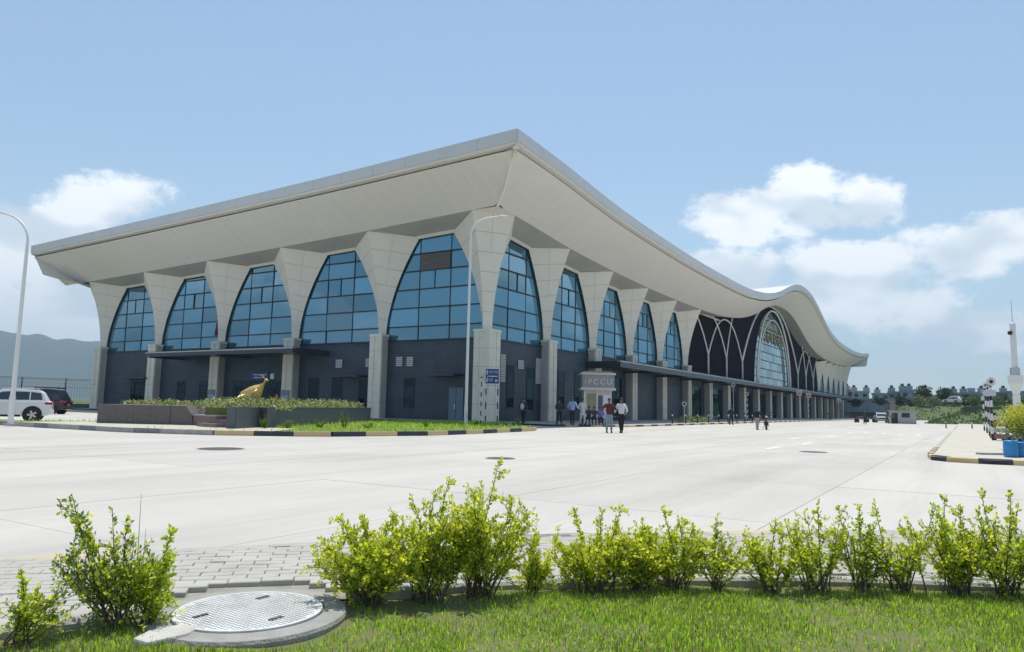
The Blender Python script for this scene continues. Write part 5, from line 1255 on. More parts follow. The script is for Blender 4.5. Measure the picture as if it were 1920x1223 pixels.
MB().ball((0.52, 0, 0.88), (0.09, 0.09, 0.09)).build('headlight', white_paint, t, smooth=True)
MB().box((-0.85, -0.07, 0.55), (-0.78, 0.07, 0.8)).build('tail_guard', mred, t); MB().box((0.44, -0.06, 0.60), (0.86, 0.06, 0.63)).build('mudguard', mred, t)
for s in (-1, 1): MB().tube([(0.36, s * 0.3, 1.04), (0.32, s * 0.34, 1.2)], 0.008, 6).ball((0.31, s * 0.35, 1.23), (0.02, 0.06, 0.04), 8, 5).build('mirror', dark_metal, t)
MB().tube([(0.0, 0.1, 0.3), (-0.05, 0.28, 0.02)], 0.015, 6).build('side_stand', dark_metal, t)

# ---- right-hand strip: mast, bins, signs
MP = (-3.0, -32.4, 0.1)
t = empty('camera_mast', MP, 0, 'pale grey camera mast with a box and thin aerial at the right edge', 'mast')
MB().lathe([(0.16, 0), (0.16, 2.2)], 14).build('lower_post', white_paint, t)
MB().lathe([(0.17, 2.2), (0.42, 2.75), (0.44, 3.1), (0.44, 3.13), (0.2, 3.13)], 4).build('collar_box', white_paint, t).rotation_euler = (0, 0, TOCAM(MP) + math.pi / 4)
MB().lathe([(0.21, 3.13), (0.21, 3.5), (0.14, 3.5)], 14).build('joint', grey_metal, t)
MB().lathe([(0.135, 3.4), (0.125, 5.62), (0.03, 5.67)], 14).build('shaft', white_paint, t); MB().lathe([(0.02, 5.6), (0.012, 6.75)], 6).build('aerial', grey_metal, t)
c_ = MB().tube([(0, 0, 5.2), (-0.25, 0.12, 5.22)], 0.03, 6).build('camera_arm', grey_metal, t); MB().ball((-0.28, 0.13, 5.15), 0.11).build('camera_dome', dark_metal, c_, smooth=True)
bin_m = mat('blue plastic', (0.03, 0.25, 0.56), 0.4, var=0.15, vscale=5)
def bin_(px, py, h, label):
    P = at(px, py, 0.12); t = empty('waste_drum', P, 0.3, label, 'bin', 'blue drums')
    r = 0.185
    MB().lathe([(r * 0.93, 0), (r, 0.04), (r, h * 0.3), (r * 1.04, h * 0.32), (r * 1.04, h * 0.36), (r, h * 0.38), (r, h * 0.64), (r * 1.04, h * 0.66), (r * 1.04, h * 0.7), (r, h * 0.72), (r * 0.98, h * 0.97), (r * 0.86, h)], 20).build('drum', bin_m, t)
    MB().lathe([(0.07, h), (0.07, h + 0.07), (0.055, h + 0.10)], 12).build('cap', dark_metal, t)
    MB().tube([(-0.13, 0, h), (-0.13, 0, h + 0.05), (-0.05, 0, h + 0.05)], 0.015, 6).build('handle', bin_m, t)
bin_(1896, 857, 0.47, 'blue plastic drum at the right, left one of the pair'); bin_(1916, 857, 0.43, 'blue plastic drum at the right, right one of the pair')
bin_(1937, 857, 0.43, 'blue plastic drum at the far right edge, beyond the pair')
bd = at(1868, 853, 0.11); tag(MB().box((-0.55, -0.12, 0), (0.45, 0.12, 0.06)).build('kerb_block', kerb_m, loc=bd, rz=rt, bevel=0.01), 'loose grey kerb block lying left of the blue drums', 'kerb block')
for i, (px, py, h, lb) in enumerate([(1862, 826, 2.9, 'nearest striped post with a pink and white warning sign beside the drums'), (1856, 818, 3.1, 'second striped warning sign in the row on the right pavement'), (1851, 812, 3.4, 'third striped warning sign in the row on the right pavement'), (1846, 808, 3.2, 'fourth striped warning sign in the row on the right pavement')]):
    P = at(px, py, 0.11); t = empty('warning_sign', P, TOCAM(P) + math.pi / 2 + 0.5, lb, 'sign', 'striped warning signs on the right pavement'); striped_post(t, 0, h, 0.055, 9)
    b = MB().lathe([(0.21, -0.09), (0.21, -0.065)], 3 if i % 2 else 20, (0, 0, h - 0.05), 'y').build('sign_panel', MATS['sign pink white'], t); MB().lathe([(0.09, -0.1), (0.09, -0.0902)], 12, (0, 0, h - 0.05), 'y').build('symbol', stripe_k, b)
    MB().box((-0.2, -0.09, h - 0.75), (0.2, -0.065, h - 0.45)).build('plate', mat('plate grey', (0.55, 0.55, 0.58), 0.5, var=0.1), t)
for i, (px, py, lb) in enumerate([(1774, 803, 'short dark marker post on the road left of the warning signs'), (1823, 806, 'short dark marker post with white top near the warning signs')]):
    P = at(px, py); t = empty('marker_post', P, 0, lb, 'post', 'marker posts'); MB().lathe([(0.10, 0), (0.10, 0.03), (0.06, 0.05), (0.05, 0.75), (0.03, 0.8)], 10).build('shaft', dark_metal, t); MB().lathe([(0.062, 0.5), (0.058, 0.7)], 10).build('band', stripe_w if i else MATS['sign pale'], t)
P = at(1872, 826, 0.11); t = empty('barrier_stack', P, rt, 'reddish stacked traffic barriers beside the warning signs', 'barrier')
for i in range(4): MB().box((-0.05, -0.55 + 0.02 * i, 0.08 + 0.3 * i), (0.35, 0.55, 0.3 + 0.3 * i)).build('board', mat('faded red board', (0.30, 0.14, 0.16), 0.7, var=0.3, vscale=5) if i % 2 == 0 else MATS['plate grey'], t)
for y in (-0.45, 0.45): MB().box((0.1, y - 0.03, 0), (0.2, y + 0.03, 1.35)).build('upright', dark_metal, t)
MB().box((0.36, -0.4, 0), (0.9, 0.3, 0.12)).build('base', black_m, t)
HAZE = 2.7e-4
# ------------------------------------------------------------------ foreground shrubs
leaf_new = leafmat('golden leaf', (0.52, 0.59, 0.05), (0.90, 0.95, 0.07), 0.5, 0.18)
leaf_mid = leafmat('green leaf', (0.20, 0.32, 0.035), (0.55, 0.75, 0.05), 0.48, 0.35)
leaf_old = leafmat('grey green leaf', (0.16, 0.24, 0.07), (0.36, 0.52, 0.10), 0.42, 0.3)
twig_m = mat('twig', (0.13, 0.10, 0.06), 0.8, var=0.3, vscale=30)
def bush(px, ytop, wpx, label, nst=13, lean=(0, 0), dens=1.0, gold_=0.6, shoots=1, z=-0.03, old=False, bare=0.34, whips=()):
    """stands at px on the lawn side of the kerb; crown up to ytop, wpx wide; lean in metres; shoots = long whips above the crown"""
    lo, hi = 1060.0, 1260.0
    for _ in range(30):
        md_ = (lo + hi) / 2; g_ = gnd(px, md_, z); 
        if (g_[0] + g_[1]) * 0.70711 > QKf((g_[0] - g_[1]) * 0.70711) - 0.13: lo = md_
        else: hi = md_
    P = at(px, lo, z); s_ = pxm(P); H = (lo - ytop) / s_; W = 1.25 * wpx / s_
    t = empty('shrub', P, 0, label, 'shrub', 'shrubs along the lawn kerb')
    st_ = MB(); Cn = [[], []]; Dd = [[], []]; rightv = np.array((math.sin(HEAD), -math.cos(HEAD), 0)); fwd = np.array((math.cos(HEAD), math.sin(HEAD), 0))
    def leaves(a, b, n, tipness):
        d = (b - a); ln = np.linalg.norm(d); d = d / (ln + 1e-9)
        for i in range(n):
            s = (i + rng.uniform(0, 0.8)) / n; p = a + (b - a) * s
            ou = rng.normal(size=3); ou -= d * (ou @ d); ou /= np.linalg.norm(ou) + 1e-9
            k = 0 if rng.uniform() < gold_ * (0.30 + 1.1 * tipness * (0.45 + 0.55 * s)) else 1
            Cn[k].append(p + ou * 0.003); Dd[k].append(ou + d * 0.7 + np.array((0, 0, 0.35)))
    shoots = len(whips) or shoots
    for i in range(nst + shoots):
        sh = i >= nst
        a = rng.uniform(0, 2 * np.pi); rad = W / 2 * math.sqrt(rng.uniform(0.02, 1)) * (0.5 if sh else 1)
        l = H * (rng.uniform(0.86, 1.02) if sh else rng.uniform(0.46, 0.80)) * (1 if sh else (1 - 0.22 * (rad / (W / 2)) ** 2))
        end = rightv * (math.cos(a) * rad + lean[0] * l / H) + fwd * (math.sin(a) * rad * 0.7 + lean[1] * l / H) + np.array((0, 0, l))
        if sh and whips:
            wx, wy = whips[i - nst]; end = rightv * ((wx - px) / s_) + fwd * rng.normal(0, 0.06) + np.array((0, 0, (lo - wy) / s_))
        b0 = rightv * rng.normal(0, 0.02 + 0.04 * W) + fwd * rng.normal(0, 0.03)
        cp = b0 + (end - b0) * np.array((0.45, 0.45, 0.5)) + rng.normal(0, 0.02, 3)
        ts = np.linspace(0, 1, 8); pts = [(1 - q) ** 2 * b0 + 2 * q * (1 - q) * cp + q * q * end for q in ts]
        st_.tube(pts, np.linspace(0.0065, 0.0018, 8), 5)
        for j in range(7):
            s = (j + 0.5) / 7
            if s > bare: leaves(pts[j], pts[j + 1], int(5.5 * dens * (2.0 if sh else 1)), s)
        if sh: nt = 9
        else: nt = int(8.5 * dens)
        for j in range(nt):
            s = rng.uniform(max(0.2, bare), 0.97); q = s * 7; k = min(int(q), 6); o = pts[k] + (pts[k + 1] - pts[k]) * (q - k)
            tl = rng.uniform(0.07, 0.17) * (0.5 if sh else 1.0) * (0.6 + H * 0.6); w = rng.normal(size=3) + np.array((0, 0, 0.75)) + (o - b0) * np.array((1.2, 1.2, 0)); w /= np.linalg.norm(w)
            e = o + w * tl; st_.tube([o, (o + e) / 2 + rng.normal(0, 0.006, 3), e], [0.0022, 0.0016, 0.001], 4, cap=False)
            leaves(o + (e - o) * 0.12, e, int(12 * dens), 0.35 + 0.65 * s)
    st_.build('stems', twig_m, t)
    for k, nm, m in ((0, 'young_leaves', leaf_new), (1, 'foliage', leaf_old if old else leaf_mid)):
        if not Cn[k]: continue
        C = np.array(Cn[k]); V, F = leafcloud(C, np.array(Dd[k]), rng.uniform(0.017, 0.036, len(C)), 0.62, 0.22); bigmesh(nm, V, F, m, t)
    return t
bush(222, 938, 150, 'sparse leaning shrub left of the inspection cover', 15, (-0.20, 0), 1.0, 0.42, 3, old=True, whips=[(86,942),(130,936),(178,962),(150,1000)])
bush(272, 1000, 110, 'shrub with a rounded right flank just left of the inspection cover', 13, (0.08, 0), 1.1, 0.5, 1, whips=[(300,998),(318,1040)])
bush(30, 1072, 150, 'low sprawling shrub at the left edge of the lawn', 9, (0.05, 0), 0.8, 0.55, 1)
bush(690, 958, 160, 'dense rounded golden shrub right of the inspection cover', 30, (-0.02, 0), 1.35, 0.75, 2, whips=[(636,968),(672,966),(728,972)])
bush(800, 900, 150, 'tall golden shrub with an upright central shoot', 28, (0.06, 0), 1.3, 0.7, 3, whips=[(835,898),(762,932),(808,925)])
bush(900, 868, 165, 'tallest golden shrub with a long shoot slanting right', 30, (0.09, 0), 1.3, 0.8, 2, whips=[(930,868),(962,938),(880,925),(990,985)])
bush(1004, 1003, 44, 'small slim golden seedling between two larger shrubs', 6, (0.0, 0), 1.2, 0.85, 1)
bush(1112, 952, 170, 'broad bright shrub right of the small seedling', 26, (0.0, 0), 1.2, 0.8, 3, whips=[(1074,955),(1130,962),(1166,950)])
bush(1195, 968, 130, 'dense shrub between the broad bright one and the spiky one', 22, (0.0, 0), 1.15, 0.8, 1)
bush(1262, 958, 120, 'spiky shrub with several short shoots left of the thin whip', 19, (0.0, 0), 1.1, 0.75, 3, whips=[(1242,956),(1268,968),(1296,985)])
bush(1345, 966, 100, 'thin shrub with one upright whip left of the white litter', 13, (0.0, 0), 0.9, 0.7, 1, whips=[(1351,966)])
bush(1445, 978, 130, 'low yellow shrub behind the white litter', 17, (0.03, 0), 1.0, 0.8, 1, whips=[(1462,978),(1404,1002)])
bush(1530, 942, 120, 'shrub with a tall curved shoot right of the white litter', 16, (0.03, 0), 1.0, 0.7, 2, whips=[(1537,942),(1500,990)])
bush(1612, 952, 120, 'open shrub with two slanting whips', 14, (-0.02, 0), 0.9, 0.55, 3, old=True, whips=[(1578,955),(1618,952),(1640,985)])
bush(1695, 948, 130, 'open shrub with whips crossing in the middle of the right hedge', 15, (0.0, 0), 0.9, 0.65, 3, whips=[(1660,946),(1757,948),(1700,985)])
bush(1790, 935, 150, 'full shrub with a strong upright shoot near the right edge', 22, (0.0, 0), 1.1, 0.7, 3, whips=[(1782,936),(1822,952),(1760,965)])
bush(1890, 925, 150, 'tall shrub at the right edge of the picture', 20, (0.02, 0), 1.05, 0.6, 4, whips=[(1868,932),(1905,924),(1845,962),(1920,950)])
bush(1995, 945, 150, 'shrub just past the right edge of the picture', 15, (0.0, 0), 0.95, 0.6, 2)
# tall dry grass spikes beside the left shrub
P = at(250, 1150, -0.06); t = empty('dry_grass_spike', P, 0, 'thin dry grass spikes rising behind the left shrubs', 'grass tuft')
for dx, h in ((0.0, 0.72), (0.03, 0.5), (-0.06, 0.45), (-0.09, 0.36)): MB().tube([(dx, 0, 0), (dx * 1.3, 0, h * 0.5), (dx * 1.6, 0.01, h)], [0.003, 0.0025, 0.001], 5).build('stalk', dry_m, t)
# litter
P = at(768, 1170, -0.05); tag(MB().add([(-0.03, -0.02, 0.01), (0.03, -0.025, 0.02), (0.035, 0.015, 0.005), (0.0, 0.02, 0.03), (-0.035, 0.02, 0.012), (0, 0, 0.035)], [(0, 1, 5), (1, 2, 5), (2, 3, 5), (3, 4, 5), (4, 0, 5)]).build('wrapper', mat('pink wrapper', (0.6, 0.2, 0.22), 0.5, var=0.3, vscale=30), loc=P), 'crumpled pink wrapper on the lawn under the golden shrubs', 'litter')
P = at(1418, 1098, -0.05); b = MB()
for i in range(5): b.add([(0.03 * i - 0.07 + rng.normal(0, .01), -0.03, rng.uniform(0, 0.05)), (0.03 * i - 0.03, -0.035, rng.uniform(0, 0.06)), (0.03 * i - 0.03, 0.03, rng.uniform(0, 0.05)), (0.03 * i - 0.075, 0.03, rng.uniform(0.02, 0.06))], [(0, 1, 2), (0, 2, 3)])
tag(b.build('plastic_scrap', mat('white plastic', (0.75, 0.75, 0.75), 0.4, var=0.05), loc=P, rz=rt), 'crumpled white plastic scrap at the foot of the shrub row', 'litter')

# ---- clipped golden shrub by the drums
def crown_tree(name, P, H, cw, label, cat, group, m, trunk_h=None, nleaf=1800, ls=(0.25, 0.5), lobes=9, m2=None, squash=0.8):
    t = empty(name, P, 0, label, cat, group); th = trunk_h if trunk_h is not None else H * 0.35
    tr = MB().tube([(0, 0, -0.2), (0.05 * H * rng.normal() * 0.3, 0, th * 0.6), (0, 0, th + (H - th) * 0.4)], [H * 0.03 + 0.02, H * 0.022 + 0.012, H * 0.012], 8)
    for i in range(5):
        a = rng.uniform(0, 6.28); tr.tube([(0, 0, th * 0.8), (math.cos(a) * cw * 0.2, math.sin(a) * cw * 0.2, th + (H - th) * 0.3), (math.cos(a) * cw * 0.38, math.sin(a) * cw * 0.38, th + (H - th) * 0.55)], [H * 0.012, H * 0.008, H * 0.004], 6)
    tr.build('trunk', bark_m, t)
    C = []; N_ = []
    for i in range(lobes):
        a = rng.uniform(0, 6.28); rr = cw / 2 * rng.uniform(0.1, 0.62); cz = th + (H - th) * rng.uniform(0.25, 0.78); r_ = cw * rng.uniform(0.2, 0.34)
        n = nleaf // lobes; d = rng.normal(size=(n, 3)); d /= np.linalg.norm(d, axis=1, keepdims=True); q = r_ * rng.uniform(0.35, 1.0, n)[:, None] ** 0.5
        c = np.array((math.cos(a) * rr, math.sin(a) * rr, cz)) + d * q * np.array((1, 1, squash)); C.append(c); N_.append(d + rng.normal(0, 0.6, (n, 3)))
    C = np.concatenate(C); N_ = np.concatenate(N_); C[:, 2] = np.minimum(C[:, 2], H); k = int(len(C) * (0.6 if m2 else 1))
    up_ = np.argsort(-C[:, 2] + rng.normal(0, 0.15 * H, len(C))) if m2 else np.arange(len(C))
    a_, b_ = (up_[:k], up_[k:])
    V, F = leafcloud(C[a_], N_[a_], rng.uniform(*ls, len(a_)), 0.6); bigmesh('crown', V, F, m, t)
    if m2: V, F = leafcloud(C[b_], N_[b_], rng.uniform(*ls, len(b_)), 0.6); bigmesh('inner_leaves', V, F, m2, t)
    return t
tree_g = leafmat('tree leaf', (0.035, 0.06, 0.022), (0.06, 0.11, 0.025), 0.25, 0.35)
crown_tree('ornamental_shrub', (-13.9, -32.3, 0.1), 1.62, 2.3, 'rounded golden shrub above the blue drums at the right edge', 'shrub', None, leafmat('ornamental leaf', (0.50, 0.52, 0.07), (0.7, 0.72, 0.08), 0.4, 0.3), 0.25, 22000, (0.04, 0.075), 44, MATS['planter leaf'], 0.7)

# ------------------------------------------------------------------ background left: fence, tree, hills
fence_m = mat('fence post', (0.05, 0.06, 0.07), 0.6, metal=0.3, var=0.2)
fl, fr_ = np.array(at(-60, 770)[:2]) , np.array((0.0, 60.0))
f0 = np.array((-22.0, 62.0)); f1 = np.array((3.0, 58.0)); dv = (f1 - f0) / np.linalg.norm(f1 - f0)
fen = empty('security_fence', (f0[0], f0[1], 0), math.atan2(dv[1], dv[0]), 'tall mesh security fence with forked barbed wire tops behind the cars', 'fence')
Lf = float(np.linalg.norm(f1 - f0)) + 6
MB().box((-14, -0.12, -0.1), (Lf, 0.12, 0.55)).build('plinth', mat('fence plinth', (0.10, 0.12, 0.14), 0.8, var=0.2), fen)
for i in range(-3, 7):
    x = 4.4 * i
    MB().box((x - 0.05, -0.05, 0.5), (x + 0.05, 0.05, 3.0)).build('fence_post', fence_m, fen)
    MB().tube([(x, 0, 2.95), (x, -0.32, 3.45)], 0.035, 6).tube([(x, 0, 2.95), (x, 0.32, 3.45)], 0.035, 6).build('forked_arm', fence_m, fen)
for z, y in ((3.15, -0.13), (3.3, -0.23), (3.42, -0.31), (3.15, 0.13), (3.3, 0.23), (3.42, 0.31), (2.9, 0.0), (2.4, 0), (0.7, 0)): MB().tube([(-14, y, z), (Lf, y, z)], 0.018, 4).build('wire', fence_m, fen)
mesh_ = MB()
for i in range(int((Lf + 14) / 0.28)): x = -14 + 0.28 * i; mesh_.box((x, -0.008, 0.55), (x + 0.016, 0.008, 2.9))
mesh_.build('mesh_bars', fence_m, fen)
crown_tree('young_tree', (-9.5, 66, -0.1), 4.6, 4.2, 'young dark green tree behind the security fence', 'tree', None, tree_g, 1.3, 1500, (0.25, 0.5))
for i, (x, y, h) in enumerate([(-16, 70, 2.2), (-13, 67, 1.8), (-6, 66, 2.4), (-20, 73, 2.5)]): crown_tree('roadside_shrub', (x, y, -0.1), h, 2.6, ['low shrub behind the dark off-roader', 'low shrub left of the young tree by the fence', 'low shrub right of the young tree by the fence', 'low shrub farthest left behind the fence'][i], 'shrub', 'shrubs behind the fence', weed_m, 0.3, 600, (0.15, 0.3))
# forested hills
def hill_ring(name, az0, az1, d0, peaks, n=420, m=16, seed=0.0):
    V = []; 
    for j in range(m + 1):
        for i in range(n + 1):
            a = az0 + (az1 - az0) * i / n; f = j / m; prof = math.sin(f * math.pi) ** 1.2 if f < 0.5 else math.sin(f * math.pi)
            d = d0 + 1500 * f; h = peaks(a) * prof * (1 + 0.14 * noise.noise((a * 14, f * 3, seed)) + 0.05 * noise.noise((a * 60, f * 9, seed + 3)) + 0.012 * noise.noise((a * 400, f * 40, seed)))
            V.append((CAMPOS[0] + d * math.cos(a), CAMPOS[1] + d * math.sin(a), -2 + h))
    idx = np.arange(len(V)).reshape(m + 1, n + 1); F = np.stack([idx[:-1, :-1], idx[:-1, 1:], idx[1:, 1:], idx[1:, :-1]], -1).reshape(-1, 4)
    o = bigmesh(name, V, F, mat('hill forest', (0.030, 0.052, 0.036), 0.95, var=0.5, vscale=0.01, rgb2=(0.05, 0.068, 0.042), coord='World'), smooth=True); o['kind'] = 'structure'; return o
def pk(a):
    dgr = math.degrees(a - HEAD)
    return 0.74 * (250 + 30 * math.sin(dgr * 0.19 + 1.6) + 10 * math.sin(dgr * 0.7 + 0.4) + 3 * math.sin(dgr * 2.7))
hill_ring('hills', HEAD + R(6), HEAD + R(75), 2300, pk)
def pk2(a): return 34 + 12 * math.sin(math.degrees(a) * 0.4)
hill_ring('far_hills', HEAD - R(75), HEAD + R(6), 2500, pk2, seed=4.0)

# ------------------------------------------------------------------ background right: bank, houses, trees
VX = np.array((math.cos(R(3)), math.sin(R(3)))); 
bank_m = mat('grassy bank', (0.095, 0.15, 0.045), 0.95, var=0.55, vscale=0.25, rgb2=(0.06, 0.095, 0.035), coord='World', bump=1.0, bscale=1.2)
BK = [(0, -0.2), (5, 1.1), (12, 2.2), (17, 2.35), (55, 2.8), (85, 4.2), (140, 4.8), (330, 5.2)]
def bank_h(dx, y):
    z = np.interp(dx, [q[0] for q in BK], [q[1] for q in BK]); side = np.clip((-24.0 - y) / 9.0, 0, 1)
    return -0.2 + (z + 0.2) * side
def bank():
    V = []; ys_ = np.concatenate([np.linspace(-23.5, -33, 8), np.linspace(-36, -260, 50)]); xs_ = np.concatenate([np.linspace(0, 20, 9), np.linspace(26, 330, 30)])
    for y in ys_:
        for dx in xs_: V.append((84 + dx + 0.8 * noise.noise((y * 0.05, dx * 0.1, 2)), y, float(bank_h(dx, y)) + (0.25 * noise.noise((y * 0.12, dx * 0.2, 5)) if dx > 1 else 0)))
    k = len(xs_); idx = np.arange(len(V)).reshape(len(ys_), k); F = np.stack([idx[:-1, :-1], idx[:-1, 1:], idx[1:, 1:], idx[1:, :-1]], -1).reshape(-1, 4)
    o = bigmesh('grassy_bank', V, F[:, ::-1], bank_m, smooth=True); o['kind'] = 'structure'
bank()
def terrace():
    V = []; ys_ = np.linspace(-40, 95, 40); xs_ = np.array([0, 6, 12, 20, 60, 200.0]); hs_ = [-0.2, 1.5, 3.4, 4.2, 4.6, 5.0]
    for y in ys_:
        for dx, hh in zip(xs_, hs_): V.append((168 + 39 * min(max((y + 15) / 7, 0), 1) + dx + 0.9 * noise.noise((y * 0.07, dx, 9)), y, hh + 0.2 * noise.noise((y * 0.1, dx * 0.2, 4))))
    idx = np.arange(len(V)).reshape(len(ys_), len(xs_)); F = np.stack([idx[:-1, :-1], idx[:-1, 1:], idx[1:, 1:], idx[1:, :-1]], -1).reshape(-1, 4)
    o = bigmesh('grassy_terrace', V, F, bank_m, smooth=True); o['kind'] = 'structure'
terrace()
n_ = 12000; yy = rng.uniform(-110, -25, n_); dx = rng.uniform(0, 1, n_) ** 1.7 * 130
n2_ = 2500; y2_ = rng.uniform(-38, -13, n2_); d2_ = rng.uniform(0, 40, n2_); z2_ = np.interp(d2_, [0, 6, 12, 20, 60], [-0.2, 1.5, 3.4, 4.2, 4.6]) - 0.1
n_ += n2_
V, F = leafcloud(np.concatenate([np.stack([84 + dx, yy, bank_h(dx, yy) - 0.1], 1), np.stack([168 + d2_ + 39 * np.clip((y2_ + 15) / 7, 0, 1), y2_, z2_], 1)]), rng.normal(size=(n_, 3)) * 0.6 + np.array((0, 0, 1.0)), rng.uniform(0.2, 0.75, n_), 0.7)
tag(bigmesh('bank_scrub', V, F, leafmat('scrub leaf', (0.085, 0.13, 0.04), (0.13, 0.2, 0.04), 0.3, 0.4)), 'rough scrub growing over the grassy bank', 'scrub', kind='stuff')
t = empty('retaining_wall', (101.5, -30, 2.3), 0, 'low dark retaining wall along the brow of the grassy bank', 'wall')
MB().box((0, -70, -0.3), (0.3, 0, 0.55)).build('wall_panel', mat('mossy wall', (0.13, 0.14, 0.13), 0.9, var=0.4, vscale=1), t)
for i in range(12): MB().box((-0.08, -70 + 6 * i, -0.3), (-0.001, -69.6 + 6 * i, 0.65)).build('pier', MATS['mossy wall'], t)
def far_at(px, dist, z=0.0):
    """point on the sight line of px at ground distance dist"""
    d = cf * FPX + cr * (px - 960) - cu * (775 - 611.5); a = math.atan2(d[1], d[0]); return (CAMPOS[0] + dist * math.cos(a), CAMPOS[1] + dist * math.sin(a), z), a
wall_cols = [(0.36, 0.40, 0.44), (0.24, 0.32, 0.40), (0.40, 0.33, 0.33), (0.50, 0.50, 0.48), (0.27, 0.30, 0.32), (0.34, 0.38, 0.46)]
def house(px0, px1, ytop, dist, st, ci, label, towers=(), name='house', zb=4.3):
    """front looks towards local -X, which is turned to the road"""
    P, a = far_at((px0 + px1) / 2, dist, zb); s_ = pxm(P); w = (px1 - px0) / s_; yh = 762.8 + 0.0208 * ((px0 + px1) / 2 - 960)
    h = (yh - ytop) / s_ + CAMPOS[2] - zb; d = 8.0
    t = empty(name, P, a, label, 'house', 'houses beyond the bank'); m = mat('house wall %d' % ci, wall_cols[ci], 0.85, var=0.25, vscale=0.5)
    MB().box((0, -w/2, -2.5), (d, w/2, h - 0.5)).build('walls', m, t)
    rf = MB().box((-0.4, -w/2 - 0.3, h - 0.5), (d + 0.4, w/2 + 0.3, h - 0.35)).build('roof', mat('roof slab', (0.36, 0.36, 0.36), 0.85, var=0.2), t)
    MB().box((-0.4, -w/2 - 0.3, h - 0.35), (-0.25, w/2 + 0.3, h)).build('parapet', m, rf)
    for f_ in towers:
        yc = -(-w/2 + w * f_)
        MB().box((1.5, yc - 1.1, h - 0.35), (4.0, yc + 1.1, h + 1.3)).build('stair_tower', m, rf)
        if random.random() < 0.7: MB().lathe([(0.5, h + 1.3), (0.55, h + 1.4), (0.55, h + 2.0), (0.25, h + 2.25)], 10, (2.6, yc, 0)).build('water_tank', dark_metal, rf)
    sh = (h - 0.5) / st
    for k in range(st):
        n = max(2, int(w / 3.2))
        for i in range(n):
            yc = -w/2 + w * (i + 0.5) / n; zc = sh * (k + 0.52)
            f = MB().box((-0.08, yc - 0.65, zc - sh * 0.24), (-0.005, yc + 0.65, zc + sh * 0.24)).build('window', frame_m, t)
            MB().box((-0.11, yc - 0.55, zc - sh * 0.2), (-0.081, yc + 0.55, zc + sh * 0.2)).build('pane', glassB, f)
        if k: MB().box((-0.7, -w/2, sh * k - 0.12), (-0.002, w/2, sh * k)).build('balcony_slab', m, t)
    return t
for h_ in [(1578, 1600, 730, 300, 2, 2, 'pinkish house close to the terminal end', (0.5,)), (1600, 1629, 733, 296, 2, 0, 'grey house with two roof boxes right of the terminal end', (0.12, 0.85)), (1586, 1672, 747, 235, 1, 1, 'long low blue walled shed behind the terminal end', ()),
           (1638, 1668, 737, 300, 2, 5, 'pale lilac house over the long blue shed', (0.3,)), (1668, 1692, 734, 285, 2, 4, 'blue grey house with a roof box left of the big dark tree', (0.25,)), (1692, 1724, 731, 280, 2, 1, 'bluish house with two small towers touching the big dark tree', (0.1, 0.45)),
           (1672, 1722, 752, 232, 1, 3, 'low pale house in front of the bluish ones', ()), (1746, 1768, 741, 300, 1, 3, 'small white house between the two dark trees', ()), (1722, 1762, 753, 236, 1, 3, 'low white house below the big dark tree', ()),
           (1786, 1822, 736, 290, 2, 4, 'grey green house right of the second dark tree', (0.15, 0.6)), (1822, 1862, 735, 285, 2, 1, 'blue grey house left of the camera mast', (0.1, 0.5)), (1862, 1896, 735, 292, 2, 4, 'house partly behind the camera mast', (0.6,)), (1896, 1945, 733, 284, 2, 1, 'dark blue grey house at the right edge of the skyline', (0.3, 0.7)),
           (1800, 1850, 752, 238, 1, 5, 'low long lilac house in the second row at the right', ()), (1860, 1930, 750, 240, 1, 0, 'low grey house at the right edge below the skyline', ())]: house(*h_)
def bank_tree(px, ytop, wpx, dist, label, zb=3.6, m=None):
    P, a = far_at(px, dist, zb); s_ = pxm(P); H_ = (762.8 + 0.0208 * (px - 960) - ytop) / s_ + CAMPOS[2] - zb
    crown_tree('bank_tree', P, H_, wpx / s_ * 1.1, label, 'tree', 'trees on the bank', m or tree_g, H_ * 0.12, 1300, (0.35, 0.75), 14)
for b_ in [(1734, 722, 30, 228, 'big dark rounded tree on the bank among the houses'), (1772, 727, 26, 232, 'second dark rounded tree on the bank'), (1690, 744, 14, 222, 'small tree before the pale house'), (1650, 748, 14, 222, 'small tree before the long blue shed'), (1786, 738, 16, 240, 'small dark tree right of the second rounded tree'), (1812, 742, 18, 224, 'bushy tree below the grey green house'), (1836, 746, 18, 214, 'low tree left of the warning signs'), (1880, 744, 20, 216, 'low tree behind the camera mast'), (1912, 744, 22, 218, 'tree on the skyline at the right edge'), (1710, 750, 12, 215, 'shrub-sized tree below the big dark tree'), (1606, 752, 14, 216, 'small tree close to the terminal end')]: bank_tree(*b_)
for i, px in enumerate((1722, 1752, 1790, 1826, 1868, 1905)): crown_tree('bank_shrub', far_at(px, 200 + 7 * (i % 3), 3.4)[0], 2.4, 3.8, ['first', 'second', 'third', 'fourth', 'fifth', 'sixth'][i] + ' shrub from the left on the upper grassy bank', 'shrub', 'shrubs on the upper bank', MATS['scrub leaf'], 0.2, 500, (0.25, 0.5))
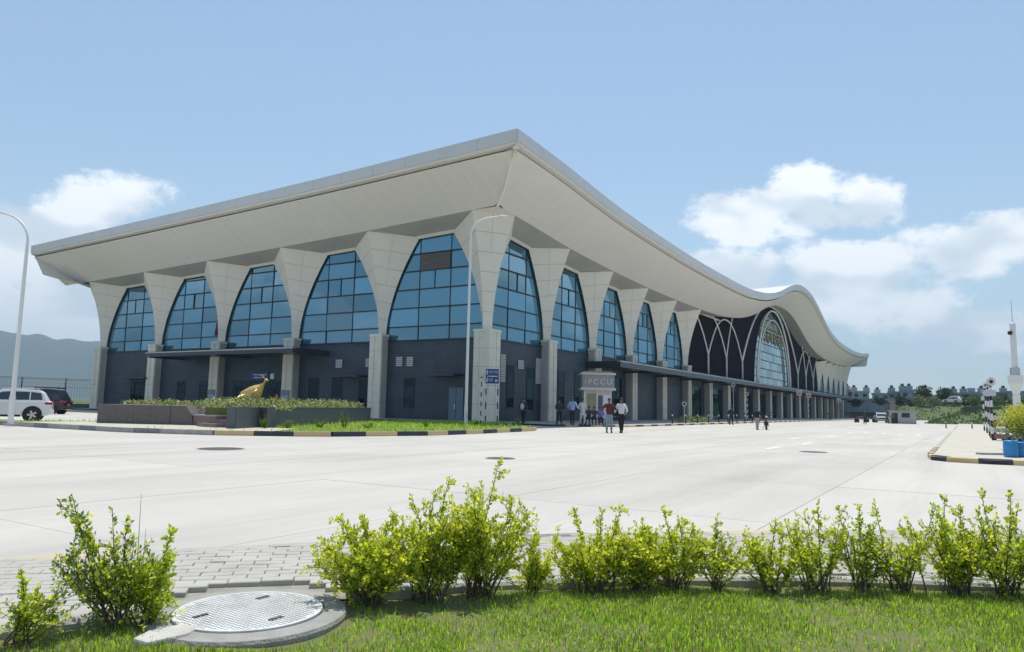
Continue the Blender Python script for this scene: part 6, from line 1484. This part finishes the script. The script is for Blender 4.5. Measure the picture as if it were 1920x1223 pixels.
# low pale walls at the end of the road
t = empty('boundary_wall', (193, -26, -0.1), 0.0, 'low pale boundary wall with pillars at the end of the road', 'wall')
MB().box((0, 0, 0), (0.3, 34, 2.4)).build('wall_panel', mat('pale boundary wall', (0.42, 0.41, 0.42), 0.8, var=0.2), t)
for i in range(9): MB().box((-0.1, 4 * i - 0.2, 0), (0.4, 4 * i + 0.2, 2.8)).build('pillar', MATS['pale boundary wall'], t)
P, a = far_at(1692, 118, 0); t = empty('gatehouse', P, a, 'small pale flat gatehouse at the foot of the grassy bank', 'hut')
MB().box((0, -1.7, 0), (2.6, 1.7, 1.75)).build('walls', mat('gatehouse wall', (0.46, 0.45, 0.44), 0.8, var=0.15), t); MB().box((-0.25, -1.9, 1.75), (2.8, 1.9, 1.9)).build('roof', MATS['roof slab'], t)
MB().box((-0.06, -0.9, 0.9), (-0.002, 0.1, 1.5)).build('window', frame_m, t); MB().box((-0.06, 0.6, 0.0), (-0.002, 1.3, 1.5)).build('door', frame_m, t)
c2 = far_at(1652, 128)[0]; suv(c2, TOCAM(c2) + 0.12, mat('grey car paint', (0.35, 0.36, 0.38), 0.25, var=0.05), 'small grey car far down the road facing the viewer', 4.2, 1.75, 1.55)
c3, a = far_at(1786, 205, 4.2); suv(c3, a + 1.2, white_car, 'white van parked on the grassy bank', 3.9, 1.7, 1.8, box=True)
for i, px in enumerate((1606, 1614, 1632)):
    P = far_at(px, 118 + 4 * i)[0]; t = empty('parked_motorcycle', P, rng.uniform(0, 3), ['leftmost of the tiny motorcycles at the end of the road', 'middle one of the tiny motorcycles at the end of the road', 'tiny motorcycle nearest the distant grey car'][i], 'motorcycle', 'tiny motorcycles')
    for x in (-0.62, 0.62): MB().lathe([(0.2, -0.05), (0.30, -0.04), (0.30, 0.04), (0.2, 0.05)], 14, (x, 0, 0.3), 'y').build('wheel', black_m, t)
    spine_mesh([(-0.7, 0.8, 0.06, 0.03), (-0.2, 0.7, 0.15, 0.18), (0.2, 0.75, 0.14, 0.16), (0.45, 0.85, 0.05, 0.05)]).build('body', dark_metal, t); MB().tube([(0.62, 0, 0.3), (0.4, 0, 1.0)], 0.03, 6).tube([(0.38, -0.33, 1.02), (0.38, 0.33, 1.02)], 0.02, 6).build('fork', dark_metal, t)

# ------------------------------------------------------------------ air
hz = MB().box((-4300, -4300, -1.4), (4800, 4800, 430)).build('haze', None); hz['kind'] = 'stuff'
hm = bpy.data.materials.new('haze air'); hm.use_nodes = True; ht = hm.node_tree; ht.nodes.remove(ht.nodes['Principled BSDF'])
pv = ht.nodes.new('ShaderNodeVolumePrincipled'); pv.inputs['Color'].default_value = (0.60, 0.80, 1.0, 1); pv.inputs['Density'].default_value = HAZE; pv.inputs['Anisotropy'].default_value = 0.3
ht.links.new(pv.outputs[0], ht.nodes['Material Output'].inputs['Volume']); hz.data.materials.append(hm)
